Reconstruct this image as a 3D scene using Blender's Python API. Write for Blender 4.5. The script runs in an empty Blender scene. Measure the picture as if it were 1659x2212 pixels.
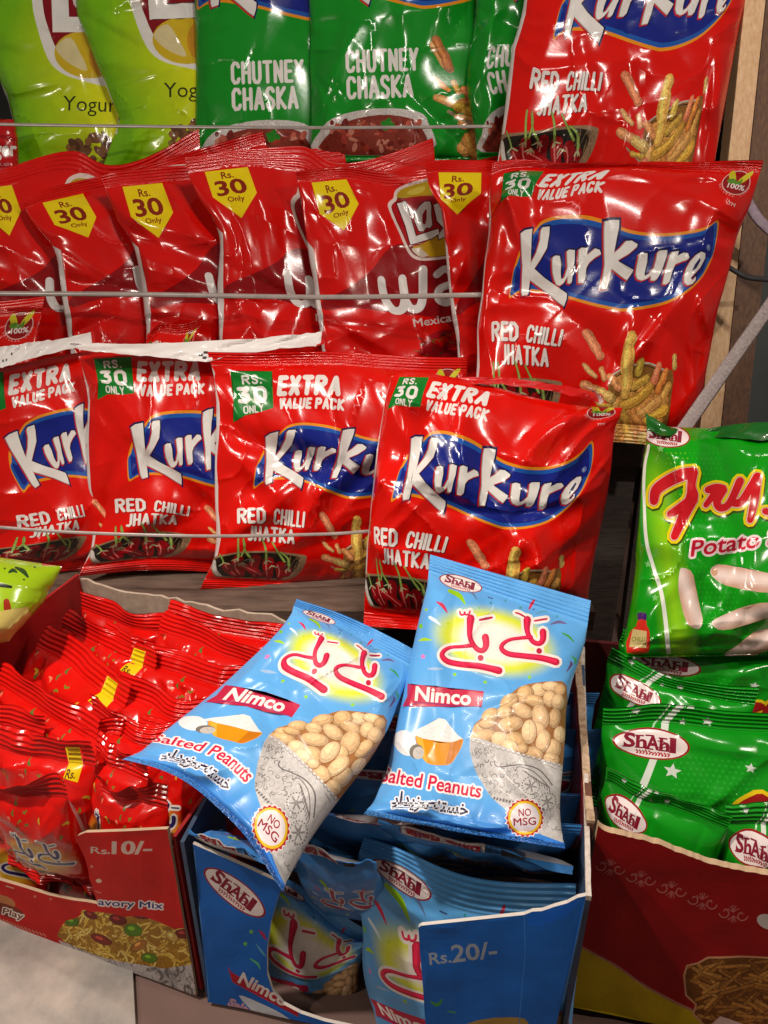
import bpy, math, random
import numpy as np
from mathutils import Vector
from mathutils.geometry import delaunay_2d_cdt

SC = bpy.context.scene
COL = SC.collection

# ------------------------------------------------------------------ camera
PITCH = math.radians(27)
FPX = 1671.0                       # focal length in units of a 1659 x 2212 frame
CX, CY = 829.5, 1106.0
FW = np.array([0, math.cos(PITCH), -math.sin(PITCH)])
UP = np.array([0, math.sin(PITCH), math.cos(PITCH)])
RT = np.array([1.0, 0, 0])
camd = bpy.data.cameras.new('camera')
camd.sensor_fit = 'VERTICAL'
camd.angle = 2 * math.atan(CY / FPX)
camd.clip_start = 0.01
camd.clip_end = 50
cam = bpy.data.objects.new('camera', camd)
COL.objects.link(cam)
cam.rotation_euler = (math.pi / 2 - PITCH, 0, 0)
SC.camera = cam

# ------------------------------------------------------------------ light and exposure
world = bpy.data.worlds.new('World')
SC.world = world
world.use_nodes = True
wb = world.node_tree.nodes['Background']
wb.inputs[0].default_value = (1.0, 0.86, 0.74, 1)
wb.inputs[1].default_value = 0.10


def rel(x, y, z):
    """a point given as right / up / towards-the-viewer of the camera"""
    return Vector((RT * x + UP * y - FW * z).tolist())


def lamp(name, kind, loc, aim, watts, size, color, size_y=None, spot=None, blend=0.5):
    d = bpy.data.lights.new(name, kind)
    d.energy = watts
    d.color = color
    if kind == 'AREA':
        d.size = size
        if size_y:
            d.shape = 'RECTANGLE'
            d.size_y = size_y
        else:
            d.shape = 'DISK'
    else:
        d.shadow_soft_size = size
    if kind == 'SPOT':
        d.spot_size = math.radians(spot)
        d.spot_blend = blend
    o = bpy.data.objects.new(name, d)
    COL.objects.link(o)
    o.location = loc
    o.rotation_euler = (Vector(aim) - Vector(loc)).to_track_quat('-Z', 'Y').to_euler()
    return o


AIM = rel(0.02, -0.10, -0.55)
lamp('stall_bulb', 'SPOT', rel(-0.42, 0.54, 0.04), rel(0.0, -0.21, -0.45), 23, 0.018, (1.0, 0.89, 0.78), spot=66, blend=0.95)
lamp('tube_lamp', 'AREA', rel(0.24, 0.85, 0.08), AIM, 3.6, 0.02, (1.0, 0.92, 0.83), size_y=0.30)
lamp('far_bulb', 'AREA', rel(-0.80, 0.50, 0.35), AIM, 2.6, 0.04, (1.0, 0.86, 0.72))
lamp('side_bulb', 'AREA', rel(0.80, 0.50, 0.25), AIM, 2.2, 0.04, (1.0, 0.87, 0.74))
SC.view_settings.view_transform = 'Standard'
SC.view_settings.look = 'None'
SC.view_settings.gamma = 1
SC.view_settings.use_curve_mapping = False
SC.view_settings.exposure = 0.34
SC.render.engine = 'CYCLES'
SC.cycles.max_bounces = 6
SC.cycles.use_denoising = True


# ------------------------------------------------------------------ projection helpers
def rays(p):
    p = np.asarray(p, float)
    X = (p[..., 0] - CX) / FPX
    Y = (CY - p[..., 1]) / FPX
    return X[..., None] * RT + Y[..., None] * UP + FW


def at(px, py, d):
    return rays([px, py]) * d


def onz(px, py, z):
    r = rays([px, py])
    return r * (z / r[2])


def on_plane(px, py, p0, n):
    r = rays([px, py])
    return r * (np.dot(n, p0) / np.dot(n, r))


def lin4(c):
    return np.append(lin(c), 0.0)


def lin(c):
    c = np.asarray(c, float) / 255.0
    return np.where(c <= 0.04045, c / 12.92, ((c + 0.055) / 1.055) ** 2.4) * 0.92


# ------------------------------------------------------------------ smooth noise
def hash2(i, j, seed):
    n = (i.astype(np.int64) * 374761393 + j.astype(np.int64) * 668265263 + seed * 974634777) & 0xffffffff
    n = ((n ^ (n >> 13)) * 1274126177) & 0xffffffff
    n = ((n ^ (n >> 16)) * 2246822519) & 0xffffffff
    return ((n ^ (n >> 15)) & 0xffff) / 65535.0


def noise(x, y, seed=0):
    x = np.asarray(x, float)
    y = np.asarray(y, float)
    x, y = np.broadcast_arrays(x, y)
    i = np.floor(x)
    j = np.floor(y)
    fx = x - i
    fy = y - j
    fx = fx ** 3 * (fx * (fx * 6 - 15) + 10)
    fy = fy ** 3 * (fy * (fy * 6 - 15) + 10)
    a = hash2(i, j, seed)
    b = hash2(i + 1, j, seed)
    c = hash2(i, j + 1, seed)
    d = hash2(i + 1, j + 1, seed)
    return (a * (1 - fx) + b * fx) * (1 - fy) + (c * (1 - fx) + d * fx) * fy - 0.5


# ------------------------------------------------------------------ printed artwork
def spline(pts, n=8, closed=False):
    P = [np.asarray(p, float) for p in pts]
    if len(P) < 3:
        return P
    out = []
    L = len(P)
    rng = range(L) if closed else range(L - 1)
    for i in rng:
        p1, p2 = P[i], P[(i + 1) % L]
        p0 = P[i - 1] if (i > 0 or closed) else p1
        p3 = P[(i + 2) % L] if (i + 2 < L or closed) else p2
        for k in range(n):
            t = k / n
            out.append(0.5 * ((2 * p1) + (-p0 + p2) * t + (2 * p0 - 5 * p1 + 4 * p2 - p3) * t * t + (-p0 + 3 * p1 - 3 * p2 + p3) * t ** 3))
    if not closed:
        out.append(P[-1])
    return out


_txt = {}


def text_edges(s, offset=0.0):
    key = (s, round(offset, 4))
    if key in _txt:
        return _txt[key]
    c = bpy.data.curves.new('lettering', 'FONT')
    c.body = s
    c.size = 1.0
    c.offset = offset
    c.resolution_u = 3
    o = bpy.data.objects.new('lettering', c)
    COL.objects.link(o)
    dg = bpy.context.evaluated_depsgraph_get()
    dg.update()
    m = bpy.data.meshes.new_from_object(o.evaluated_get(dg))
    cnt = {}
    for p in m.polygons:
        for k in p.edge_keys:
            cnt[k] = cnt.get(k, 0) + 1
    E = [k for k, v in cnt.items() if v == 1]
    V = np.array([(v.co.x, v.co.y) for v in m.vertices]) if len(m.vertices) else np.zeros((0, 2))
    bpy.data.objects.remove(o)
    bpy.data.curves.remove(c)
    bpy.data.meshes.remove(m)
    _txt[key] = (V, E)
    return V, E


CAPS = {
    'R': [[(0, 0), (0, 1), (.38, 1), (.52, .86), (.52, .66), (.38, .52), (0, .52)], [(.22, .52), (.54, 0)]], 'E': [[(.42, 1), (0, 1), (0, 0), (.42, 0)], [(0, .5), (.36, .5)]],
    'D': [[(0, 0), (0, 1), (.28, 1), (.5, .78), (.5, .22), (.28, 0), (0, 0)]], 'C': [[(.46, .80), (.36, .97), (.14, 1), (0, .82), (0, .18), (.14, 0), (.36, .03), (.46, .2)]],
    'H': [[(0, 0), (0, 1)], [(.46, 0), (.46, 1)], [(0, .5), (.46, .5)]], 'I': [[(0, 0), (0, 1)]], 'L': [[(0, 1), (0, 0), (.36, 0)]], 'J': [[(.3, 1), (.3, .16), (.16, 0), (0, .06)]],
    'A': [[(0, 0), (.26, 1), (.52, 0)], [(.1, .3), (.42, .3)]], 'T': [[(0, 1), (.5, 1)], [(.25, 1), (.25, 0)]], 'K': [[(0, 0), (0, 1)], [(.46, 1), (.04, .5), (.48, 0)]],
    'U': [[(0, 1), (0, .2), (.12, 0), (.34, 0), (.46, .2), (.46, 1)]], 'N': [[(0, 0), (0, 1), (.46, 0), (.46, 1)]], 'Y': [[(0, 1), (.24, .5), (.48, 1)], [(.24, .5), (.24, 0)]],
    'S': [[(.44, .84), (.32, 1), (.12, 1), (0, .84), (.04, .64), (.40, .38), (.44, .18), (.32, 0), (.1, 0), (0, .16)]], 'X': [[(0, 0), (.48, 1)], [(0, 1), (.48, 0)]],
    'V': [[(0, 1), (.25, 0), (.5, 1)]], 'P': [[(0, 0), (0, 1), (.36, 1), (.5, .85), (.5, .62), (.36, .48), (0, .48)]], 'O': [[(.14, 0), (0, .2), (0, .8), (.14, 1), (.38, 1), (.52, .8), (.52, .2), (.38, 0), (.14, 0)]],
    '3': [[(0, 1), (.44, 1), (.2, .6), (.42, .5), (.46, .2), (.3, 0), (0, .06)]], '0': [[(.14, 0), (0, .2), (0, .8), (.14, 1), (.38, 1), (.52, .8), (.52, .2), (.38, 0), (.14, 0)]], '.': [[(0, 0), (.02, 0)]]}


class Art:
    """flat print: an ordered list of outlined areas; later ones lie over earlier ones"""

    def __init__(self, base):
        self.base = base
        self.L = []
        self.clip = None
        self.food = 0.0

    def _add(self, V, E, col, eo=False):
        V = np.asarray(V, float)
        if callable(col):
            c = col
        else:
            c = lin(col)
        self.L.append((V, E, c, eo, self.clip, self.food))

    def poly(self, pts, col, smooth=0):
        P = spline(pts, smooth, True) if smooth else pts
        n = len(P)
        self._add(P, [(i, (i + 1) % n) for i in range(n)], col)

    def ell(self, cx, cy, rx, ry, col, rot=0, n=18):
        a = math.radians(rot)
        P = []
        for i in range(n):
            t = 2 * math.pi * i / n
            x, y = rx * math.cos(t), ry * math.sin(t)
            P.append((cx + x * math.cos(a) - y * math.sin(a), cy + x * math.sin(a) + y * math.cos(a)))
        self.poly(P, col)

    def stroke(self, pts, w, col, grow=0, n=6, cap=True):
        """pts (x, y[, width]); w default width"""
        Q = [(p[0], p[1], (p[2] if len(p) > 2 else w)) for p in pts]
        S = np.array(spline(Q, n))
        if len(S) < 2:
            return
        T = np.gradient(S[:, :2], axis=0)
        T /= np.linalg.norm(T, axis=1)[:, None] + 1e-9
        N = np.stack([-T[:, 1], T[:, 0]], 1)
        r = (S[:, 2] / 2 + grow)[:, None]
        A = S[:, :2] + N * r
        B = (S[:, :2] - N * r)[::-1]
        out = list(A)
        if cap:
            t, c, rr = T[-1], S[-1, :2], r[-1, 0]
            nn = N[-1]
            for k in (1, 2, 3):
                an = math.pi * k / 4
                out.append(c + nn * rr * math.cos(an) + t * rr * math.sin(an))
        out += list(B)
        if cap:
            t, c, rr = T[0], S[0, :2], r[0, 0]
            nn = N[0]
            for k in (1, 2, 3):
                an = math.pi * k / 4
                out.append(c - nn * rr * math.cos(an) - t * rr * math.sin(an))
        self.poly(out, col)

    def grown(self, pts, d, col, dx=0, dy=0):
        P = np.array(pts, float)
        area = 0.5 * np.sum(P[:, 0] * np.roll(P[:, 1], -1) - np.roll(P[:, 0], -1) * P[:, 1])
        e = np.roll(P, -1, 0) - P
        e /= np.linalg.norm(e, axis=1)[:, None] + 1e-9
        nrm = np.stack([e[:, 1], -e[:, 0]], 1) * (1 if area > 0 else -1)
        npv = np.roll(nrm, 1, 0)
        b = nrm + npv
        b /= np.linalg.norm(b, axis=1)[:, None] + 1e-9
        k = d / np.maximum(0.55, np.sum(b * nrm, 1))
        self.poly(P + b * k[:, None] + np.array([dx, dy]), col)

    def text(self, s, x, y, w, h, col, rot=0, bold=0.0, skew=0, flip=False):
        """fit the string into a w x h box whose lower left corner is x, y (y down)"""
        V0, _ = text_edges(s, 0.0)
        V, E = text_edges(s, bold)
        if len(V) == 0:
            return
        lo, hi = V0.min(0), V0.max(0)
        Q = (V - lo) / (hi - lo)
        X = Q[:, 0] * w + Q[:, 1] * skew
        Y = -Q[:, 1] * h
        if flip:
            X, Y = w - X, -h - Y
        a = math.radians(rot)
        self._add(np.stack([x + X * math.cos(a) - Y * math.sin(a), y + X * math.sin(a) + Y * math.cos(a)], 1), E, col, True)

    def halo(self, s, x, y, w, h, col, g, **kw):
        for k in range(10):
            an = 2 * math.pi * k / 10
            self.text(s, x + g * math.cos(an), y + g * math.sin(an), w, h, col, **kw)

    def block(self, s, x, y, w, h, col, rot=0, wt=.18, skew=0):
        """heavy hand cut capitals built from straight strokes"""
        adv, tot = [], 0
        for ch in s:
            adv.append(tot)
            tot += (.34 if ch == ' ' else (max([p[0] for q in CAPS[ch] for p in q]) + wt * 1.55))
        tot -= wt * .55
        kx = w / tot
        a = math.radians(rot)
        hh = h * (1 - wt)
        for ch, x0 in zip(s, adv):
            for q in CAPS.get(ch, []):
                P = []
                for px, py in q:
                    X = (x0 + wt / 2 + px) * kx + py * skew
                    Y = -(wt / 2 * h + py * hh)
                    P.append((x + X * math.cos(a) - Y * math.sin(a), y + X * math.sin(a) + Y * math.cos(a)))
                for i in range(len(P) - 1):
                    self.stroke([P[i], P[i + 1]], wt * min(h, kx * 1.25), col, n=1)

    def star(self, cx, cy, r, col, rot=0):
        P = []
        for k in range(10):
            a = math.radians(rot + 36 * k - 90)
            q = r if k % 2 == 0 else r * 0.45
            P.append((cx + q * math.cos(a), cy + q * math.sin(a)))
        self.poly(P, col)


def inside(P, V, E, eo):
    V = np.asarray(V, float)
    E = np.asarray(E)
    a, b = V[E[:, 0]], V[E[:, 1]]
    res = np.zeros(len(P), bool)
    lo, hi = V.min(0), V.max(0)
    idx = np.nonzero((P[:, 0] >= lo[0]) & (P[:, 0] <= hi[0]) & (P[:, 1] >= lo[1]) & (P[:, 1] <= hi[1]))[0]
    CH = max(1, int(4e6 / max(1, len(E))))
    for s in range(0, len(idx), CH):
        q = P[idx[s:s + CH]]
        y = q[:, 1][:, None]
        up = (a[None, :, 1] <= y) & (b[None, :, 1] > y)
        dn = (a[None, :, 1] > y) & (b[None, :, 1] <= y)
        dy = b[:, 1] - a[:, 1]
        dy = np.where(np.abs(dy) < 1e-12, 1e-12, dy)
        xi = a[None, :, 0] + (y - a[None, :, 1]) / dy[None] * (b[:, 0] - a[:, 0])[None]
        left = xi > q[:, 0][:, None]
        if eo:
            r = ((up | dn) & left).sum(1) % 2 == 1
        else:
            r = ((up & left).sum(1) - (dn & left).sum(1)) != 0
        res[idx[s:s + CH]] = r
    return res


def triangulate(art, grid, extra_edges, outline):
    """-> vertices, triangles, corner colours, of the print inside the outline"""
    pts = [tuple(p) for p in grid]
    edges = []
    for E in extra_edges:
        b = len(pts)
        pts += [tuple(p) for p in E]
        edges += [(b + i, b + i + 1) for i in range(len(E) - 1)]
    b = len(pts)
    n = len(outline)
    pts += [tuple(p) for p in outline]
    edges += [(b + i, b + (i + 1) % n) for i in range(n)]
    for V, E, c, eo, clip, food in art.L:
        b = len(pts)
        pts += [tuple(p) for p in V]
        edges += [(b + i, b + j) for i, j in E]
        if clip is not None:
            b = len(pts)
            m = len(clip)
            pts += [tuple(p) for p in clip]
            edges += [(b + i, b + (i + 1) % m) for i in range(m)]
    A = np.array(pts, float)
    lo, hi = A.min(0), A.max(0)
    sc = 1.0 / max(hi - lo)
    B = (A - lo) * sc
    B = np.round(B, 6)
    r = delaunay_2d_cdt([Vector((float(x), float(y))) for x, y in B], edges, [], 0, 2e-6)
    V = np.array([(v.x, v.y) for v in r[0]]) / sc + lo
    F = np.array([f for f in r[2] if len(f) == 3])
    cen = V[F].mean(1)
    keep = inside(cen, outline, [(i, (i + 1) % n) for i in range(n)], False)
    a = V[F]
    ar = np.abs(np.cross(a[:, 1] - a[:, 0], a[:, 2] - a[:, 0]))
    keep &= ar > 1e-9
    F = F[keep]
    cen = cen[keep]
    used = np.unique(F)
    remap = -np.ones(len(V), int)
    remap[used] = np.arange(len(used))
    V = V[used]
    F = remap[F]
    cc = np.zeros((len(F), 3, 4))
    bc = art.base
    cc[..., :3] = bc(V)[F] if callable(bc) else lin(bc)
    for LV, LE, c, eo, clip, food in art.L:
        ins = inside(cen, LV, LE, eo)
        if clip is not None:
            m = len(clip)
            ins &= inside(cen, clip, [(i, (i + 1) % m) for i in range(m)], False)
        if not ins.any():
            continue
        if callable(c):
            k = np.nonzero(ins)[0]
            cc[k, :, :3] = c(V[F[k].ravel()]).reshape(len(k), 3, 3)
        else:
            cc[ins, :, :3] = c
        cc[ins, :, 3] = food
    return V, F, cc


# ------------------------------------------------------------------ materials
def new_mat(name):
    m = bpy.data.materials.new(name)
    m.use_nodes = True
    return m, m.node_tree.nodes, m.node_tree.links, m.node_tree.nodes['Principled BSDF']


def film_material(name, rough, coat, bump=0.12, scale=260.0, spec=0.42):
    m, N, L, b = new_mat(name)
    at_ = N.new('ShaderNodeAttribute')
    at_.attribute_name = 'Col'
    tc = N.new('ShaderNodeTexCoord')
    # printed photographs of food: mottled grain where the print's alpha says so
    g1 = N.new('ShaderNodeTexNoise')
    g1.inputs['Scale'].default_value = 520
    g1.inputs['Detail'].default_value = 6
    g1.inputs['Roughness'].default_value = .75
    L.new(tc.outputs['Object'], g1.inputs['Vector'])
    g2 = N.new('ShaderNodeMapRange')
    g2.inputs['From Min'].default_value = .32
    g2.inputs['From Max'].default_value = .68
    g2.inputs['To Min'].default_value = -.52
    g2.inputs['To Max'].default_value = .36
    L.new(g1.outputs['Fac'], g2.inputs['Value'])
    g3 = N.new('ShaderNodeMath')
    g3.operation = 'MULTIPLY_ADD'
    L.new(g2.outputs[0], g3.inputs[0])
    L.new(at_.outputs['Alpha'], g3.inputs[1])
    g3.inputs[2].default_value = 1.0
    g4 = N.new('ShaderNodeVectorMath')
    g4.operation = 'SCALE'
    L.new(at_.outputs['Color'], g4.inputs[0])
    L.new(g3.outputs[0], g4.inputs['Scale'])
    L.new(g4.outputs[0], b.inputs['Base Color'])
    nz = N.new('ShaderNodeTexNoise')
    nz.inputs['Scale'].default_value = scale
    nz.inputs['Detail'].default_value = 3
    L.new(tc.outputs['Object'], nz.inputs['Vector'])
    n2 = N.new('ShaderNodeTexNoise')
    n2.inputs['Scale'].default_value = scale * 0.16
    n2.inputs['Detail'].default_value = 4
    L.new(tc.outputs['Object'], n2.inputs['Vector'])
    ad = N.new('ShaderNodeMath')
    ad.operation = 'MULTIPLY_ADD'
    L.new(n2.outputs['Fac'], ad.inputs[0])
    ad.inputs[1].default_value = 1.6
    L.new(nz.outputs['Fac'], ad.inputs[2])
    bp = N.new('ShaderNodeBump')
    bp.inputs['Strength'].default_value = bump
    bp.inputs['Distance'].default_value = 0.0012
    L.new(ad.outputs[0], bp.inputs['Height'])
    L.new(bp.outputs['Normal'], b.inputs['Normal'])
    rr = N.new('ShaderNodeMapRange')
    rr.inputs['To Min'].default_value = rough - 0.03
    rr.inputs['To Max'].default_value = rough + 0.05
    L.new(n2.outputs['Fac'], rr.inputs['Value'])
    L.new(rr.outputs[0], b.inputs['Roughness'])
    b.inputs['Coat Weight'].default_value = coat
    b.inputs['Coat Roughness'].default_value = 0.06
    b.inputs['Specular IOR Level'].default_value = spec
    return m


FILM = film_material('printed_film', 0.18, 0.10, 0.05)
FILM_SOFT = film_material('printed_soft_film', 0.32, 0.08, 0.06)
CARD = film_material('printed_card', 0.55, 0.0, 0.05, 600, .16)


def plain(name, col, rough=0.6, bump=0.0, scale=80, col2=None, stretch=None, mscale=None):
    m, N, L, b = new_mat(name)
    b.inputs['Roughness'].default_value = rough
    tc = N.new('ShaderNodeTexCoord')
    mp = N.new('ShaderNodeMapping')
    if stretch:
        mp.inputs['Scale'].default_value = stretch
    L.new(tc.outputs['Object'], mp.inputs['Vector'])
    nz = N.new('ShaderNodeTexNoise')
    nz.inputs['Scale'].default_value = mscale or scale
    nz.inputs['Detail'].default_value = 6
    nz.inputs['Roughness'].default_value = 0.65
    L.new(mp.outputs[0], nz.inputs['Vector'])
    mx = N.new('ShaderNodeMix')
    mx.data_type = 'RGBA'
    c1 = lin(col)
    c2 = lin(col2) if col2 is not None else c1 * 0.7
    mx.inputs[6].default_value = (*c1, 1)
    mx.inputs[7].default_value = (*c2, 1)
    rp = N.new('ShaderNodeMapRange')
    rp.inputs['From Min'].default_value = 0.35
    rp.inputs['From Max'].default_value = 0.68
    L.new(nz.outputs['Fac'], rp.inputs['Value'])
    L.new(rp.outputs[0], mx.inputs[0])
    L.new(mx.outputs[2], b.inputs['Base Color'])
    if bump:
        bp = N.new('ShaderNodeBump')
        bp.inputs['Strength'].default_value = bump
        bp.inputs['Distance'].default_value = 0.001
        L.new(nz.outputs['Fac'], bp.inputs['Height'])
        L.new(bp.outputs['Normal'], b.inputs['Normal'])
    return m


M_CORR = plain('torn_cardboard', (205, 178, 150), 0.9, 0.4, 300, (150, 120, 92))
M_CORRD = plain('grey_cardboard', (196, 178, 160), 0.9, 0.2, 120, (165, 146, 128))
M_WOOD = plain('lit_wood', (238, 200, 156), 0.55, 0.15, 40, (212, 164, 116), (9, 9, 0.8))
M_WOOD_SHADE = plain('shaded_wood', (120, 82, 54), 0.6, 0.15, 40, (84, 54, 36), (9, 9, 0.8))  # the post's wood again, shade put into the colour
M_PLANK = plain('dark_plank', (70, 56, 46), 0.6, 0.3, 60, (38, 30, 26), (1, 8, 8))
M_BOARD = plain('shelf_board', (112, 92, 80), 0.55, 0.15, 30, (78, 62, 54), (1, 5, 5))
M_BLACK = plain('black_panel', (24, 26, 26), 0.35, 0.1, 30, (12, 16, 15))
M_GREENB = plain('dark_green_panel', (26, 40, 38), 0.5, 0.1, 30, (14, 24, 24))
M_STRING = plain('clear_tape', (176, 164, 158), 0.25, 0.0, 60, (150, 140, 136))
M_STRAP = plain('grey_strap', (182, 168, 166), 0.8, 0.5, 500, (140, 126, 126))
M_LILAC = plain('lilac_ribbon', (180, 160, 176), 0.6, 0.2, 200, (150, 128, 146))
M_CORD = plain('dark_cord', (52, 50, 52), 0.6, 0.2, 200, (28, 28, 30))
M_CONC = plain('lit_concrete', (142, 137, 133), 0.85, 0.25, 24, (186, 172, 162), None)
M_CONC_SHADE = plain('shaded_concrete', (128, 100, 92), 0.85, 0.25, 24, (104, 80, 72), None)  # ground past the shadow edge, shade put into its colour


def wear(mat, amount=.22, scale=14):
    N, L = mat.node_tree.nodes, mat.node_tree.links
    b = N['Principled BSDF']
    src = b.inputs['Base Color'].links[0].from_socket
    tc = N.new('ShaderNodeTexCoord')
    nz = N.new('ShaderNodeTexNoise')
    nz.inputs['Scale'].default_value = scale
    nz.inputs['Detail'].default_value = 9
    nz.inputs['Roughness'].default_value = .7
    L.new(tc.outputs['Object'], nz.inputs['Vector'])
    mr = N.new('ShaderNodeMapRange')
    mr.inputs['From Min'].default_value = .3
    mr.inputs['From Max'].default_value = .7
    mr.inputs['To Min'].default_value = 1 - amount
    mr.inputs['To Max'].default_value = 1 + amount * .4
    L.new(nz.outputs['Fac'], mr.inputs['Value'])
    mx = N.new('ShaderNodeVectorMath')
    mx.operation = 'SCALE'
    L.new(src, mx.inputs[0])
    L.new(mr.outputs[0], mx.inputs['Scale'])
    L.new(mx.outputs[0], b.inputs['Base Color'])


wear(CARD, .25, 30)
wear(FILM, .10, 60)
wear(FILM_SOFT, .10, 60)
wear(M_CONC, .35, 9)
wear(M_CONC_SHADE, .35, 12)


# ------------------------------------------------------------------ objects
def tag(o, label=None, cat=None, group=None, kind=None):
    if label:
        o['label'] = label
    if cat:
        o['category'] = cat
    if group:
        o['group'] = group
    if kind:
        o['kind'] = kind
    return o


def empty(name, loc, label, cat, group=None):
    o = bpy.data.objects.new(name, None)
    o.empty_display_size = 0.02
    COL.objects.link(o)
    o.location = Vector([float(c) for c in loc])
    return tag(o, label, cat, group)


def link_mesh(name, V, F, mat, parent=None, cc=None, normals=None, smooth=True, mats=None, mi=None):
    V = np.asarray(V, float)
    off = np.array(parent.location) if parent is not None else V.mean(0)
    if parent is not None and parent.parent is not None:
        off = off + np.array(parent.parent.location)
    me = bpy.data.meshes.new(name)
    me.from_pydata((V - off).tolist(), [], [tuple(int(i) for i in f) for f in F])
    for m in (mats or [mat]):
        me.materials.append(m)
    if mi is not None:
        me.polygons.foreach_set('material_index', np.asarray(mi, np.int32))
    if cc is not None:
        a = me.color_attributes.new('Col', 'FLOAT_COLOR', 'CORNER')
        d = np.zeros((len(me.loops), 4), np.float32)
        q_ = np.asarray(cc)
        d[:, :q_.shape[-1]] = q_.reshape(-1, q_.shape[-1])
        a.data.foreach_set('color', d.ravel())
    if smooth:
        me.polygons.foreach_set('use_smooth', np.ones(len(me.polygons), bool))
    me.update()
    if normals is not None:
        me.normals_split_custom_set_from_vertices([tuple(n) for n in np.asarray(normals, float)])
    o = bpy.data.objects.new(name, me)
    COL.objects.link(o)
    if parent is not None:
        o.parent = parent
    else:
        o.location = Vector(off.tolist())
    return o


def tps_fit(src, dst, lam):
    src = np.asarray(src, float)
    dst = np.asarray(dst, float)
    n = len(src)
    d = np.linalg.norm(src[:, None] - src[None], axis=2)
    K = np.where(d > 0, d * d * np.log(d + 1e-12), 0) + lam * np.eye(n)
    P = np.concatenate([np.ones((n, 1)), src], 1)
    A = np.zeros((n + 3, n + 3))
    A[:n, :n] = K
    A[:n, n:] = P
    A[n:, :n] = P.T
    b = np.zeros((n + 3, 2))
    b[:n] = dst
    W = np.linalg.solve(A, b)

    def f(q):
        d = np.linalg.norm(q[:, None] - src[None], axis=2)
        k = np.where(d > 0, d * d * np.log(d + 1e-12), 0)
        return k @ W[:n] + np.concatenate([np.ones((len(q), 1)), q], 1) @ W[n:]
    return f


class Design:
    """a bag print: canonical frame (four curved sides), seal lines, artwork, triangulated once"""

    def __init__(self, art, top, right, bottom, left, vt=0.055, vb=0.945, nu=84, nv=90, ridges=5):
        self.sides = [np.array(s, float) for s in (top, right, bottom, left)]  # top L>R, right T>B, bottom L>R, left T>B
        self.vt, self.vb, self.ridges = vt, vb, ridges
        u = 0.5 - 0.5 * np.cos(np.linspace(0, math.pi, nu))
        u = 0.55 * u + 0.45 * np.linspace(0, 1, nu)
        vs = []
        ns = ridges * 5
        if vt > 0:
            vs += list(np.linspace(0, vt, ns, endpoint=False))
        vs += list(np.linspace(vt, vb, nv))
        if vb < 1:
            vs += list(np.linspace(vb, 1, ns + 1)[1:])
        v = np.array(vs)
        Ug, Vg = np.meshgrid(u, v)
        g = self.coons(Ug.ravel(), Vg.ravel()).reshape(len(v), len(u), 2)
        inner = g[1:-1, 1:-1].copy()
        rs = np.random.RandomState(5)
        inner += rs.uniform(-1, 1, inner.shape) * 0.08 * np.linalg.norm(g[1, 2] - g[1, 1])
        outline = np.concatenate([g[0], g[1:, -1], g[-1, -2::-1], g[-2:0:-1, 0]])
        ex = []
        if vt > 0:
            ex.append(self.coons(u, np.full(nu, vt)))
        if vb < 1:
            ex.append(self.coons(u, np.full(nu, vb)))
        V, F, cc = triangulate(art, inner.reshape(-1, 2), ex, outline)
        self.uv = self.inverse(V)
        self.F, self.cc = F, cc
        self.vc = self.uv[F].mean(1)[:, 1]
        allp = np.concatenate(self.sides)
        self.org = allp.min(0)
        self.scale = 1.0 / (allp.max(0) - allp.min(0)).max()

    def _side(self, k, t):
        s = self.sides[k]
        x = np.linspace(0, 1, len(s))
        return np.stack([np.interp(t, x, s[:, 0]), np.interp(t, x, s[:, 1])], -1)

    def coons(self, u, v):
        u = np.asarray(u, float)
        v = np.asarray(v, float)
        T, R, B, L = (self._side(0, u), self._side(1, v), self._side(2, u), self._side(3, v))
        u = u[..., None]
        v = v[..., None]
        tl, tr = self.sides[0][0], self.sides[0][-1]
        bl, br = self.sides[2][0], self.sides[2][-1]
        return (1 - v) * T + v * B + (1 - u) * L + u * R - ((1 - u) * (1 - v) * tl + u * (1 - v) * tr + (1 - u) * v * bl + u * v * br)

    def inverse(self, P):
        g = np.linspace(0, 1, 41)
        U, V = np.meshgrid(g, g)
        G = self.coons(U.ravel(), V.ravel())
        uv = np.zeros((len(P), 2))
        for s in range(0, len(P), 4000):
            k = np.argmin(((P[s:s + 4000, None] - G[None]) ** 2).sum(2), 1)
            uv[s:s + 4000] = np.stack([U.ravel()[k], V.ravel()[k]], 1)
        e = 1e-4
        for _ in range(8):
            p0 = self.coons(uv[:, 0], uv[:, 1])
            du = (self.coons(uv[:, 0] + e, uv[:, 1]) - self.coons(uv[:, 0] - e, uv[:, 1])) / (2 * e)
            dv = (self.coons(uv[:, 0], uv[:, 1] + e) - self.coons(uv[:, 0], uv[:, 1] - e)) / (2 * e)
            r = P - p0
            det = du[:, 0] * dv[:, 1] - du[:, 1] * dv[:, 0]
            det = np.where(np.abs(det) < 1e-9, 1e-9, det)
            uv[:, 0] += np.clip((r[:, 0] * dv[:, 1] - r[:, 1] * dv[:, 0]) / det, -.1, .1)
            uv[:, 1] += np.clip((du[:, 0] * r[:, 1] - du[:, 1] * r[:, 0]) / det, -.1, .1)
        return np.clip(uv, 0, 1)


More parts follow.
